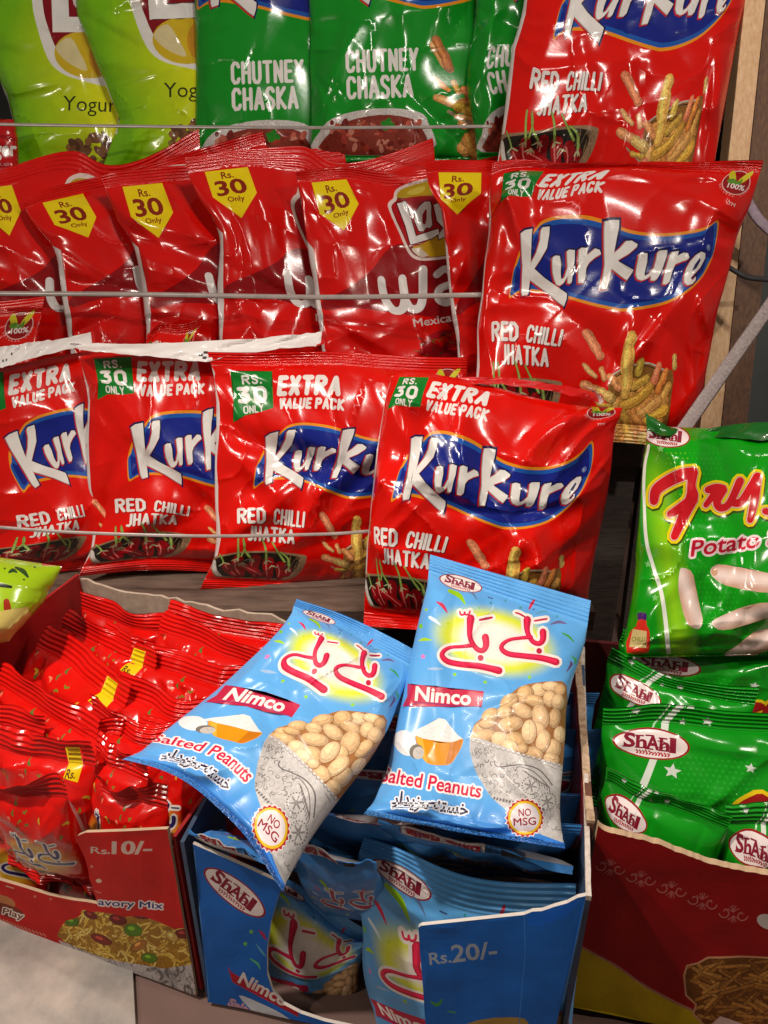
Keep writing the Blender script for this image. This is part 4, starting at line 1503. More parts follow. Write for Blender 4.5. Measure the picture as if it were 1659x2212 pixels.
def print_mix(patch):
    def base(P):
        x, y = P[:, 0], P[:, 1]
        q = np.sqrt(((x - 520) / 400) ** 2 + ((y - 760) / 260) ** 2)
        t = np.clip((1.1 - q) / .5, 0, 1)[:, None]
        return lin((214, 18, 12)) * (1 - t) + lin((224, 170, 40)) * t
    a = Art(base)
    if patch:
        a.poly([(760, 60), (885, 60), (890, 285), (765, 262)], (226, 196, 20))
        a.text('Rs.', 780, 262, 80, 44, (90, 40, 20), bold=.02)
    r = random.Random(12)
    for k in range(34):
        x, y = r.uniform(40, 960), r.choice([r.uniform(200, 480), r.uniform(1000, 1150)])
        if abs(x - 800) < 130 and y < 320:
            continue
        an = r.uniform(0, 6)
        a.stroke([(x, y, 12), (x + 24 * math.cos(an), y + 24 * math.sin(an), 20), (x + 40 * math.cos(an + .5), y + 40 * math.sin(an + .5), 6)], 10, r.choice([(120, 120, 40), (200, 170, 50), (90, 110, 50), (214, 120, 90), (150, 30, 20)]), n=3)
    bali(a, .82, -260, .92, 110, (34, 26, 88), (228, 222, 214), rim2=None)
    a.stroke([(150, 760, 30), (210, 900, 36), (420, 960, 40), (640, 985, 40)], 20, (30, 20, 40))
    a.text('Nimco Mix', 300, 1130, 420, 70, (60, 20, 30), bold=.03)
    return Design(a, [(0, 0), (1000, 0)], [(1000, 0), (1000, 1300)], [(0, 1300), (1000, 1300)], [(0, 0), (0, 1300)], vt=0.15, vb=0.9, nu=64, nv=70, ridges=5)


def print_blue_back():
    a = Art((62, 136, 210))
    a.poly([(120, -5), (560, -5), (560, 130), (120, 130)], (214, 206, 206))
    a.text('Balla Balla', 150, 110, 380, 86, (168, 30, 50), bold=.05, flip=True)
    a.poly([(640, 10), (760, 10), (760, 110), (640, 110)], (24, 26, 30))
    for k in range(9):
        a.poly([(560 + 8 * k, 20), (564 + 8 * k, 20), (564 + 8 * k, 90), (560 + 8 * k, 90)], (30, 36, 60))
    bali(a, .8, -150, .8, 0, (150, 26, 60), (200, 214, 226))
    confetti(a, .8, -150, 60)
    a.text('Salted Peanuts', 220, 1080, 520, 80, (190, 30, 66), bold=.04)
    return Design(a, [(0, 0), (1000, 0)], [(1000, 0), (1000, 1300)], [(0, 1300), (1000, 1300)], [(0, 0), (0, 1300)], vt=0.10, vb=0.9, nu=60, nv=60, ridges=6)


def print_lime_small():
    a = Art((150, 184, 22))
    r = random.Random(7)
    for P, c in [([(-60, 1272, 10), (-20, 1262, 12), (24, 1268, 6)], (20, 30, 20)), ([(14, 1300, 14), (16, 1325, 16), (8, 1350, 6)], (150, 40, 16)), ([(34, 1226, 5), (50, 1234, 10), (60, 1246, 5)], (40, 70, 30)), ([(20, 1236, 5), (28, 1232, 9), (36, 1236, 4)], (40, 70, 30)), ([(-90, 1300, 14), (-80, 1340, 20), (-90, 1370, 6)], (170, 40, 20))]:
        a.stroke(P, 8, c)
    for k in range(14):
        a.ell(r.uniform(-120, 80), r.uniform(1220, 1330), 3, 2.4, (60, 90, 30), 0, 6)
    a.poly([(90, 1196), (110, 1196), (118, 1222), (92, 1222)], (190, 40, 36))
    a.poly([(-260, 1330), (-100, 1345), (60, 1310), (40, 1420), (-260, 1440)], (196, 176, 96), 2)
    return Design(a, [(-260, 1190), (-60, 1195), (136, 1224)], [(136, 1224), (95, 1300), (20, 1385)], [(-260, 1450), (20, 1385)], [(-260, 1190), (-260, 1450)], vt=0, vb=1, nu=50, nv=44)


def print_ketchup():
    a = Art((190, 14, 20))
    a.text('ager', -28, 346, 64, 30, WHITE, bold=.03)
    a.text('like', -20, 358, 40, 8, (210, 160, 160))
    return Design(a, [(-220, 250), (30, 258)], [(30, 258), (40, 300), (42, 420)], [(-220, 430), (42, 420)], [(-220, 250), (-220, 430)], vt=0, vb=1, nu=30, nv=30)


# =================================================================== SETTING
ZG, ZT, ZB = -0.46, -0.318, -0.350       # ground, carton rims, board of the big red packets
g = 3.0
o = link_mesh('ground', [(-g, -1, ZG - .004), (g, -1, ZG - .004), (g, 4, ZG - .004), (-g, 4, ZG - .004)], [(0, 1, 2, 3)], M_CONC_SHADE, smooth=False)
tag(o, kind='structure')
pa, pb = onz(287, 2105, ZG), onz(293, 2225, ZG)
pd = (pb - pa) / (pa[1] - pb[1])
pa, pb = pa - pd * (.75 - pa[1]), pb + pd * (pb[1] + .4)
o = slab('lit_pavement', [np.array([-1.5, .75, ZG]), np.array([pa[0], .75, ZG]), np.array([pb[0], -.4, ZG]), np.array([-1.5, -.4, ZG])], 0.0035, M_CONC, dirn=(0, 0, 1))  # pale slab ends along the shadow edge, standing in for lit ground
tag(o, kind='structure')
w0 = [at(-900, -900, 1.05), at(2700, -900, 1.05), at(2700, 1500, 1.05), at(-900, 1500, 1.05)]
o = slab('wall', w0, .02, M_BLACK, dirn=-FW)
tag(o, kind='structure')


def shelf(name, px, py, d, x0, x1, y0, y1, mat, label):
    z = at(px, py, d)[2] - .002
    o = slab(name, [np.array([x0, y1, z]), np.array([x1, y1, z]), np.array([x1, y0, z]), np.array([x0, y0, z])], .016, mat, dirn=(0, 0, 1))
    return tag(o, label, 'shelf')


o = slab('shelf_board', [np.array([-.9, .95, ZB]), np.array([.168, .95, ZB]), np.array([.168, .512, ZB]), np.array([-.9, .517, ZB])], .018, M_BOARD, dirn=(0, 0, 1))
tag(o, 'grey brown shelf board under the lowest row of large red packets', 'shelf')
# dark planks beside the front packet
k = 0
for (xa, ya, xb, yb, wd, d, lab) in [(1352, 930, 1262, 1560, 70, .74, 'dark upright plank between the front red packet and the large green bag'),
                                     (1432, 900, 1352, 1560, 62, .76, 'darker upright plank half hidden behind the large green bag')]:
    C = [at(xa - wd / 2, ya, d), at(xa + wd / 2, ya, d), at(xb + wd / 2, yb, d), at(xb - wd / 2, yb, d)]
    o = slab('upright_plank', C, .012, M_PLANK, dirn=-FW)
    tag(o, lab, 'plank')
C = [at(1262, 955, .715), at(1440, 962, .715), at(1436, 1012, .715), at(1258, 1005, .715)]
tag(slab('cross_plank', C, .01, M_PLANK, dirn=-FW), 'short dark cross plank just below the upper right red packet', 'plank')
# right hand post, lit face coloured pale and shaded face brown; panels behind
C = [at(1618, -80, .70), at(1662, -80, .70), at(1556, 930, .735), at(1512, 930, .735)]
post = slab('wooden_post', C, .02, M_WOOD, dirn=-FW)
tag(post, 'pale wooden post standing at the right end of the rack', 'post')
C = [at(1664, -80, .708), at(1724, -80, .708), at(1612, 930, .742), at(1558, 930, .742)]
tag(slab('post_shaded_face', C, .02, M_WOOD_SHADE, dirn=-FW), 'shaded right face of the wooden post, its shade put into a brown colour', 'post face')
C = [at(1600, 380, .86), at(2100, 380, .86), at(2100, 1300, .86), at(1500, 1300, .86)]
tag(slab('green_board', C, .01, M_GREENB, dirn=-FW), 'dark green board behind the grey strap at the right edge', 'board')
C = [at(1480, -120, .95), at(1700, -120, .95), at(1700, 420, .95), at(1440, 420, .95)]
tag(slab('black_board', C, .01, M_BLACK, dirn=-FW), 'black board behind the right side of the top red packet', 'board')

# =================================================================== PACKETS ON THE RACK
CORN_RED = print_corn_red()
CORN_GREEN = print_corn_green()
CRISP_RED = print_crisp_red()
CRISP_LIME = print_crisp_lime()
PEANUT = print_peanut()
FRY = print_fry()
FRY_SMALL = print_fry_small()
MIX, MIX_PLAIN = print_mix(True), print_mix(False)
BLUE_BACK = print_blue_back()
LIME_SMALL = print_lime_small()
KETCHUP = print_ketchup()

# --- top row
G1, G2, G3, G4 = 'yellow green crisp packets', 'green corn stick packets', 'red corn stick packets', 'red crisp packets with yellow price tags'


def shift(pts, dx, dy, s=1, rot=0, cx=0, cy=0, k=.504):
    c, n = math.cos(math.radians(rot)), math.sin(math.radians(rot))
    out = []
    for x, y in pts:
        X, Y = (x - cx) * s, (y - cy) * s
        out.append(((x, y), ((cx + X * c - Y * n) * k + dx, (cy + X * n + Y * c) * k + dy)))
    return out


LQ = [(-110, -420), (860, -420), (860, 790), (-20, 790), (268, 494), (372, 235), (250, 220), (20, 400)]
pixel_bag(CRISP_LIME, 'snack_bag', 'yellow green packet at the top left corner of the rack', G1, shift(LQ, 0, 0), (.835, .86, .83, .815), .024, 11, amp=.8)
pixel_bag(CRISP_LIME, 'snack_bag', 'second yellow green packet, between its twin and the first green packet', G1, shift(LQ, 219, -28, 1.0, -3, 268, 494), (.815, .84, .81, .80), .024, 12, amp=.8)
CQ = [(662, -330), (1085, -330), (1062, 350), (672, 350), (749, 160), (905, 155), (750, 216), (893, 212), (690, 285), (660, 50)]
pixel_bag(CORN_GREEN, 'snack_bag', 'green packet next to the yellow green ones, showing CHUTNEY CHASKA unfolded', G2, shift(CQ, -248, 25, 1, 0, 0, 0, 1), (.79, .82, .80, .785), .022, 13, amp=.9)
pixel_bag(CORN_GREEN, 'snack_bag', 'middle green packet with a crease across the word CHUTNEY', G2, shift(CQ, 0, 0, 1, 0, 0, 0, 1), (.775, .80, .785, .77), .022, 14, amp=1.2)
pixel_bag(CORN_GREEN, 'snack_bag', 'rightmost green packet, half covered by the top red packet', G2, [((662, -330), (1014, -330)), ((1085, -330), (1400, -330)), ((1062, 350), (1380, 345)), ((672, 350), (1030, 345)), ((749, 160), (1051, 152)), ((905, 155), (1208, 140)), ((750, 216), (1062, 206)), ((893, 212), (1200, 198)), ((690, 285), (1040, 292)), ((664, 50), (1023, 50))], (.765, .79, .775, .76), .020, 15, amp=1.0)
pixel_bag(KETCHUP, 'snack_bag', 'dark red packet end at the left edge beside the yellow green packet', None, [((-220, 250), (-220, 250)), ((30, 258), (30, 258)), ((42, 420), (42, 420)), ((-220, 430), (-220, 430)), ((40, 300), (40, 300))], (.775, .78, .78, .775), .012, 16)

dk = Art((22, 24, 22))
dk.poly([(1480, -140), (1700, -140), (1700, 34), (1480, 20)], (190, 150, 60))
DARK = Design(dk, [(1500, -140), (1660, -140)], [(1660, -140), (1612, 350)], [(1470, 350), (1612, 350)], [(1500, -140), (1470, 350)], vt=.05, vb=1, nu=40, nv=60)
pixel_bag(DARK, 'snack_bag', 'dark shiny packet between the top red packet and the pale post', None, [(p, p) for p in [(1500, -140), (1660, -140), (1612, 350), (1470, 350)]], (.78, .78, .77, .77), .012, 17, amp=2.2, folds=30)

# --- red crisp packets
BW = dict(T=.0165, amp=.9)


def crisp(lab, lm, dl, dr, seed, **kw):
    a = dict(BW)
    a.update(kw)
    return pixel_bag(CRISP_RED, 'snack_bag', lab, G4, lm, (dl, dr, dr + .005, dl + .005), a.pop('T'), seed, lam=4e-4, **a)


TAG = [(82, 62), (255, 60), (258, 166), (170, 272), (84, 168)]
crisp('red crisp packet at the left edge whose price tag is cut off', [((0, 0), (-90, 378)), ((1000, 0), (433, 275)), ((500, 0), (172, 327)), ((568, 40), (212, 388)), ((800, 40), (336, 360)), (TAG[1], (25, 400)), (TAG[2], (45, 456)), (TAG[3], (21, 509)), ((0, 600), (-70, 640)), ((0, 1200), (-60, 860)), ((1000, 1200), (440, 850))], .705, .775, 21)
crisp('red crisp packet with a lowered price tag, second from the left edge', [((0, 0), (43, 430)), ((1000, 0), (570, 283)), *zip(TAG, [(91, 438), (179, 418), (208, 469), (191, 513), (118, 486)]), ((0, 330), (112, 530)), ((0, 600), (134, 640)), ((0, 900), (149, 745)), ((0, 1200), (160, 860)), ((1000, 1200), (640, 850))], .702, .772, 22)
crisp('red crisp packet with a darker price tag below the long folded seals', [((0, 0), (217, 378)), ((1000, 0), (740, 312)), *zip(TAG, [(264, 403), (350, 395), (374, 459), (343, 514), (282, 469)]), ((0, 330), (284, 520)), ((0, 600), (308, 640)), ((0, 900), (315, 745)), ((0, 1200), (322, 860)), ((1000, 1200), (820, 850))], .700, .770, 23)
crisp('red crisp packet whose broad seal stands highest, beside the logo packet', [((0, 0), (398, 340)), ((1000, 0), (935, 298)), ((500, 0), (666, 318)), ((568, 40), (702, 384)), ((400, 140), (628, 440)), *zip(TAG, [(443, 371), (535, 361), (555, 416), (522, 471), (460, 426)]), ((0, 300), (464, 478)), ((0, 600), (470, 610)), ((0, 900), (474, 740)), ((0, 1200), (480, 860)), ((1000, 600), (965, 600)), ((1000, 1200), (960, 860))], .698, .768, 24)
crisp('red crisp packet showing the round yellow logo and the word Mexican', [((0, 0), (636, 371)), ((1000, 0), (1140, 322)), *zip(TAG, [(672, 394), (748, 387), (775, 440), (743, 497), (690, 463)]), ((400, 142), (838, 446)), ((568, 423), (934, 562)), ((330, 500), (824, 612)), ((440, 730), (895, 706)), ((0, 180), (649, 432)), ((0, 350), (664, 530)), ((0, 600), (680, 640)), ((0, 900), (695, 750)), ((0, 1200), (705, 860)), ((1000, 1200), (1150, 850))], .695, .765, 25)
crisp('red crisp packet with a bright straight price tag beside the large red packet', [((0, 0), (917, 350)), ((1000, 0), (1420, 352)), *zip(TAG, [(947, 372), (1040, 373), (1039, 418), (988, 463), (952, 431)]), ((0, 250), (953, 452)), ((0, 350), (962, 530)), ((0, 600), (973, 655)), ((0, 900), (988, 767)), ((0, 1200), (995, 860)), ((1000, 1200), (1420, 860))], .690, .775, 26)

# --- red corn stick packets
Q0, Q1, Q2, Q3 = (0, 0), (1500, 0), (1500, 1584), (0, 1584)
FT, VP = (97, 433), (790, 362)
KT, KB, K2, ER = (301, 527), (540, 915), (835, 447), (1300, 625)
RT_, CR, JR, SK = (127, 1012), (540, 1030), (472, 1226), (893, 1060)


def corn(lab, lm, dep, seed, T=.021, **kw):
    return pixel_bag(CORN_RED, 'snack_bag', lab, G3, lm, dep, T, seed, lam=3e-4, **kw)


corn('red corn stick packet at the top of the stack, cut by the upper frame', [(Q0, (1148, -268)), (Q1, (1655, -270)), (KB, (1294, 93)), ((719, 817), (1385, 55)), ((1258, 756), (1568, 15)), (RT_, (1150, 145)), (CR, (1297, 157)), (JR, (1266, 238)), (SK, (1445, 168)), ((0, 750), (1130, 10)), ((0, 1000), (1106, 100)), ((0, 1300), (1085, 282)), (Q3, (1062, 420)), ((1500, 900), (1602, 40)), ((1500, 1200), (1578, 160)), (Q2, (1530, 430))], (.72, .72, .70, .70), 31)
corn('red corn stick packet in the middle of the right stack, whole wordmark facing out', [(Q0, (1064, 352)), (Q1, (1650, 347)), ((400, 0), (1215, 352)), ((750, 0), (1350, 351)), ((1100, 0), (1500, 350)), (FT, (1081, 437)), (VP, (1299, 414)), (KT, (1124, 505)), (KB, (1219, 663)), (K2, (1338, 475)), (ER, (1525, 549)), ((1375, 431), (1553, 476)), (RT_, (1062, 696)), (CR, (1212, 712)), (JR, (1184, 790)), (SK, (1364, 722)), ((0, 400), (1056, 480)), ((0, 800), (1040, 640)), ((0, 1150), (1031, 770)), (Q3, (1012, 985)), ((1500, 330), (1612, 470)), ((1500, 800), (1558, 645)), ((1500, 1150), (1528, 790)), (Q2, (1496, 975))], (.655, .66, .665, .66), 32, folds=26, pleat=.5, creases=[(.60, .58, .56, .80, .010, .45), (.76, .56, .58, .80, .010, .45), (.05, .04, .22, .16, .014, .5), (.80, .04, .97, .20, .014, .45), (.04, .5, .2, .56, .014, -.4), (.88, .52, .97, .62, .012, .5)])
corn('red corn stick packet standing in front, its top folded back', [(Q0, (852, 792)), (Q1, (1348, 866)), ((750, 20), (1070, 822)), (FT, (836, 884)), (VP, (1051, 909)), (KT, (888, 948)), (KB, (958, 1109)), (K2, (1071, 971)), (ER, (1256, 1030)), ((1375, 431), (1279, 952)), (RT_, (807, 1138)), (CR, (963, 1160)), (JR, (925, 1228)), (SK, (1113, 1187)), ((0, 420), (826, 900)), ((0, 700), (812, 990)), ((0, 1010), (798, 1130)), ((0, 1300), (790, 1235)), (Q3, (785, 1352)), ((1500, 250), (1338, 905)), ((1500, 700), (1320, 1010)), ((1500, 1150), (1290, 1180)), (Q2, (1262, 1352))], (.600, .605, .607, .60), 33, T=.026, folds=40, amp=1.25, skip=('top_seal',), pleat=1.6, creases=[(.86, .07, .62, .34, .016, .5), (.95, .16, .74, .40, .014, .45), (.70, .45, .52, .62, .012, -.4), (.42, .25, .44, .42, .010, .4), (.60, .78, .84, .66, .018, .5), (.62, .62, .56, .76, .010, .5), (.12, .22, .30, .20, .012, .4)])
corn('red corn stick packet of the lower row with its whole green price flag in view', [(Q0, (447, 760)), (Q1, (1010, 772)), ((91, 119), (499, 801)), (FT, (502, 911)), (VP, (742, 886)), (KT, (573, 944)), (KB, (651, 1056)), (K2, (766, 926)), (RT_, (511, 1099)), (CR, (655, 1106)), ((0, 1331), (462, 1207)), ((556, 1323), (662, 1206)), ((0, 420), (466, 900)), ((0, 800), (464, 1050)), (Q3, (430, 1274)), (Q2, (930, 1262)), ((1500, 700), (985, 1000)), ((893, 1060), (770, 1120))], (.628, .672, .680, .642), 34, folds=30, amp=1.1, creases=[(.10, .42, .26, .60, .014, .45), (.36, .36, .46, .56, .010, -.5), (.66, .34, .34, .70, .014, .45), (.78, .36, .52, .66, .012, .4), (.05, .20, .14, .34, .01, .4)])
corn('red corn stick packet of the lower row under the long white folded seal', [(Q0, (160, 745)), (Q1, (695, 752)), ((91, 119), (204, 775)), (FT, (209, 862)), (VP, (440, 850)), (KT, (282, 924)), (KB, (393, 1048)), (RT_, (246, 1079)), (CR, (406, 1094)), (JR, (380, 1132)), ((0, 1331), (196, 1187)), ((556, 1323), (413, 1162)), ((0, 420), (189, 870)), ((0, 800), (188, 1030)), (Q3, (164, 1246)), (Q2, (640, 1240)), ((1500, 700), (690, 1000))], (.632, .676, .684, .646), 35, skip=('top_seal',), folds=30)
corn('red corn stick packet of the lower row cut by the left edge', [(Q0, (-110, 775)), (Q1, (395, 742)), (VP, (160, 845)), (KT, (10, 947)), (KB, (151, 1047)), (RT_, (33, 1114)), (CR, (174, 1091)), (JR, (170, 1142)), ((0, 700), (-100, 1000)), (Q3, (-90, 1250)), (Q2, (350, 1228)), ((1500, 700), (385, 960))], (.636, .680, .688, .650), 36, skip=('top_seal',), folds=30)
corn('red corn stick packet behind the lower row, only its corn emblem corner shows', [(Q0, (-430, 660)), (Q1, (98, 640)), ((1385, 150), (40, 705)), (Q2, (92, 1180)), (Q3, (-430, 1180))], (.692, .692, .70, .70), 37, T=.012)
corn('crumpled red corn stick packet peeping out above the long white seal', [(Q0, (318, 722)), (Q1, (440, 682)), ((1385, 150), (405, 738)), (Q2, (436, 1000)), (Q3, (300, 1000)), ((700, 0), (350, 698))], (.690, .690, .70, .70), 38, T=.012, amp=1.6)

# white inner sides of the seals folded over
M_INNER = film_material('white_inner_film', .34, .4, .1)


def folded_seal(lm_top, lm_bot, d0, d1, marks, label, seed):
    n = 60
    t = np.linspace(0, 1, n)
    tp = np.array(spline(lm_top, 12))
    bt = np.array(spline(lm_bot, 12))
    jg = lambda S, q: S + np.stack([0 * S[:, 0], 3.2 * noise(np.arange(len(S)) * .37, 0 * S[:, 0] + q, seed) + 2 * noise(np.arange(len(S)) * 1.3, 0 * S[:, 0] + q, seed + 3)], 1)
    tp, bt = jg(tp, 1), jg(bt, 7)
    f = lambda S: np.stack([np.interp(t, np.linspace(0, 1, len(S)), S[:, k]) for k in (0, 1)], 1)
    A, B = f(tp), f(bt)
    rows = 9
    V, F, cc = [], [], []
    for j in range(rows):
        s = j / (rows - 1)
        p = A * (1 - s) + B * s
        d = d0 + (d1 - d0) * t - .012 * s + .005 * noise(t * 9, s * 2 + 0 * t, seed) + .006 * noise(t * 24 + s * 3, s * 2.5 + 0 * t, seed + 2)
        V.append(rays(p) * d[:, None])
    V = np.concatenate(V)
    for j in range(rows - 1):
        for i in range(n - 1):
            a = j * n + i
            F.append((a, a + n, a + n + 1, a + 1))
            dark = any(x0 <= t[i] <= x1 and y0 <= j <= y1 and ((i * 7 + j * 3) % 5 < 3) for x0, x1, y0, y1 in marks)
            red = t[i] > .965 or (j == rows - 2 and t[i] > .93)
            cc += [lin((60, 58, 60) if dark else ((196, 24, 28) if red else (236, 230, 228)))] * 4
    o = link_mesh('folded_seal', V, F, M_INNER, None, cc)
    return o


def adopt(root, o):
    o.location = o.location - root.location
    o.parent = root


things = [x for x in bpy.data.objects if x.get('label')]
by = lambda s: next(x for x in bpy.data.objects if s in str(x.get('label', '')))
o = folded_seal([(143, 738), (230, 742), (330, 741), (450, 737), (560, 730), (650, 722), (702, 716)], [(166, 754), (260, 764), (360, 774), (440, 781), (520, 764), (640, 750), (700, 745)], .618, .660, [(.46, .475, 5, 6), (.49, .50, 4, 7), (.60, .61, 1, 1), (.63, .66, 1, 1)], '', 1)
adopt(by('long white folded'), o)
o = folded_seal([(-60, 768), (0, 749), (60, 741), (120, 733), (203, 716)], [(-60, 790), (0, 794), (50, 780), (120, 761), (207, 740)], .624, .655, [(.27, .31, 5, 5), (.33, .36, 3, 3)], '', 2)
adopt(by('lower row cut by the left edge'), o)
# fold of the front packet: white corner and rolled back seal
o = folded_seal([(900, 826), (960, 818), (1060, 815), (1150, 822), (1240, 838), (1300, 850)], [(906, 842), (960, 834), (1060, 830), (1150, 838), (1240, 856), (1310, 872)], .603, .612, [], '', 3)
for p in o.data.color_attributes['Col'].data:
    p.color = (*(lin((206, 16, 18))), 0)
adopt(by('standing in front'), o)
o = folded_seal([(1262, 836), (1275, 842), (1288, 852), (1294, 868)], [(1276, 838), (1296, 852), (1304, 868), (1292, 874)], .598, .598, [], '', 4)
for p in o.data.color_attributes['Col'].data:
    p.color = (*(lin((232, 224, 222))), 0)
o.name = 'white_corner'
adopt(by('standing in front'), o)

# tapes that hold the rows
tube_specs = [([(-40, 268, .75), (300, 273, .745), (700, 276, .72), (1063, 273, .70)], .0016, 'clear tape across the foot of the green and yellow green packets'),
              ([(-40, 634, .668), (300, 636, .666), (700, 642, .664), (1040, 637, .655)], .0022, 'grey tape stretched across the red crisp packets'),
              ([(-40, 1136, .596), (160, 1150, .592), (430, 1158, .592), (700, 1154, .60), (812, 1146, .605)], .0013, 'thin clear tape across the lower red packets')]
for pts, r, lab in tube_specs:
    o = tube('tape', [at(*p) for p in pts], r, M_STRING, flat=.3)
    tag(o, lab, 'tape', 'tapes holding the rows of packets')
o = tube('strap', [at(1715, 586, .66), at(1640, 694, .65), at(1556, 814, .64), at(1470, 938, .63)], .0058, M_STRAP, flat=.16)
tag(o, 'woven grey strap slanting down to the large green bag', 'strap')
o = tube('ribbon', [at(1585, 385, .69), at(1612, 430, .685), (at(1640, 475, .685)), at(1690, 520, .69)], .0050, M_LILAC, flat=.2)
tag(o, 'lilac ribbon tied over the wooden post', 'ribbon')
o = tube('cord', [at(1566, 572, .69), at(1592, 588, .685), at(1620, 600, .685), at(1690, 606, .69)],   .0024, M_CORD, flat=.5)
tag(o, 'dark cord tied round the wooden post below the ribbon', 'cord')

# =================================================================== CARTONS
UPZ = np.array([0, 0, 1.0])
# ---- red carton
eR = np.array([.945, -.327, 0]); eR /= np.linalg.norm(eR)
dR = np.array([-eR[1], eR[0], 0])
FRr = onz(425, 2150, ZG)
nR = -dR
carton_r = empty('carton', FRr, 'red display carton with a Rs.10 flap, full of small red packets', 'carton', 'display cartons')
redart = Art((196, 18, 14))
redart.text('Rs', 196, 1843, 36, 14, (206, 176, 164), rot=1, bold=.012)
redart.ell(236, 1841, 2.6, 2.2, (206, 176, 164))
for kk in (0, 1.6, 3.2):
    redart.text('10/-', 243 + kk, 1843, 82, 27, (206, 176, 164), rot=1, bold=.012)
for x, y, r in [(198, 1872, 5), (76, 1936, 4), (110, 1941, 4)]:
    redart.star(x, y, r, (214, 130, 110))
redart.ell(214, 1902, 6.5, 4.5, (216, 186, 160), 0)
redart.stroke([(206, 1925), (218, 1928)], 3, (214, 110, 90), n=2)
redart.stroke([(14, 1913), (30, 1918)], 3, (206, 150, 130), n=2)
redart.halo('avory Mix', 212, 1959, 139, 19, (232, 222, 218), 3, rot=4, bold=.01)
redart.text('avory Mix', 212, 1959, 139, 19, (46, 40, 118), rot=4, bold=.015)
redart.ell(4, 1948, 30, 15, (190, 120, 70), 15)
redart.poly([(-10, 1950), (20, 1956), (48, 1968), (52, 1984), (20, 1984), (-10, 1970)], (120, 44, 22), 3)
redart.halo('Play', 3, 1979, 47, 17, (238, 226, 218), 2.6, rot=13, bold=.01)
redart.text('Play', 3, 1979, 47, 17, (124, 60, 20), rot=13, bold=.02)
for k in range(13):
    redart.stroke([(-2 + 8 * k, 1985 + 2.6 * k), (3 + 8 * k, 1991 + 2.6 * k)], 2.2, (214, 140, 124), n=2)
redart.food = .6
silv = [(126, 2030), (202, 2058), (353, 2086), (420, 2078), (424, 2152), (300, 2110), (190, 2078), (140, 2050)]
redart.poly(silv, (196, 188, 186))
redart.clip = silv
filigree(redart, lambda x, y: (x, y), 5, 30, (120, 112, 112), x=(330, 425), y=(2085, 2150))
rr = random.Random(5)
for k in range(40):
    x = rr.uniform(150, 420)
    redart.stroke([(x, 2040 + (x - 150) * .23 + rr.uniform(-2, 20)), (x + 8, 2046 + (x - 150) * .23 + rr.uniform(0, 20))], 1.6, (130, 122, 120), n=2)
redart.clip = None
nood = [(124, 2022), (130, 2005), (142, 1989), (160, 1986), (172, 1979), (177, 1966), (195, 1972), (210, 1970), (242, 1973), (269, 1981), (309, 1979), (349, 1995), (376, 2008), (403, 2003), (412, 2040), (419, 2082), (400, 2086), (353, 2092), (280, 2080), (202, 2062), (150, 2040)]
redart.food = .55
redart.poly(nood, (164, 116, 34))
redart.clip = nood
for k in range(230):
    x, y = rr.uniform(120, 420), rr.uniform(1966, 2092)
    an = rr.uniform(-1.2, 1.4)
    L = rr.uniform(12, 34)
    b = rr.uniform(-.8, .8)
    P = [(x, y), (x + L / 2 * math.cos(an), y + L / 2 * math.sin(an)), (x + L * math.cos(an + b), y + L * math.sin(an + b))]
    c = np.array(rr.choice([(236, 198, 92), (226, 184, 76), (240, 208, 112), (212, 164, 60), (184, 134, 48)]))
    redart.stroke(P, 5.4, c * .62, n=3)
    redart.stroke(P, 3.8, c, n=3)
for x, y, rx, ry, ro, c in [(195, 1978, 15, 7, 20, (112, 36, 30)), (255, 1986, 19, 10, 18, (120, 34, 30)), (308, 1980, 20, 5, 4, (120, 40, 34)), (220, 2028, 24, 9, 18, (128, 44, 32)), (395, 2018, 18, 10, 0, (120, 40, 34)), (155, 1992, 14, 9, 10, (84, 120, 26)), (287, 2010, 19, 13, 15, (92, 134, 30)), (322, 2070, 17, 9, 10, (92, 126, 28)), (300, 2044, 18, 9, -30, (176, 112, 50)), (370, 2024, 14, 9, 40, (214, 172, 90))]:
    redart.ell(x, y, rx + 1.2, ry + 1.2, np.array(c) * .6, ro)
    redart.ell(x, y, rx, ry, c, ro)
    redart.ell(x - rx * .2, y - ry * .3, rx * .4, ry * .35, np.minimum(255, np.array(c) * 1.5 + 10), ro, 10)
redart.clip = None
redart.food = 0.0
panel('front_panel', [(164, 1812), (168, 1805), (185, 1798), (270, 1795), (361, 1791), (425, 2150), (0, 1998), (-70, 1972), (-70, 1882), (0, 1901), (48, 1915), (107, 1933), (161, 1946), (210, 1953), (206, 1938), (203, 1930), (199, 1915), (193, 1901), (190, 1880), (183, 1855), (173, 1832)], FRr, nR, redart, carton_r, .0018)
wR, lR = .200, .185
hr = (ZT - ZG)
M_REDIN = plain('red_card_inside', (176, 20, 22), .55, .05, 60, (150, 14, 18))
q = lambda P, z: np.array([P[0], P[1], z])
A = FRr - eR * wR
B = A + dR * lR
Cc = FRr + dR * lR
for nm, P0, P1, m, jag, dd, top in [('left_wall', A, B, M_REDIN, 0, eR, ZT), ('back_wall', B, Cc, M_CORRD, .0022, -dR, ZT - .004), ('right_wall', Cc, FRr + dR * .003, M_REDIN, 0, -eR, ZT - .012)]:
    slab(nm, [q(P0, top), q(P1, top), q(P1, ZG + .002), q(P0, ZG + .002)], .002, m, carton_r, sub=30 if jag else 1, jag=jag, dirn=dd)

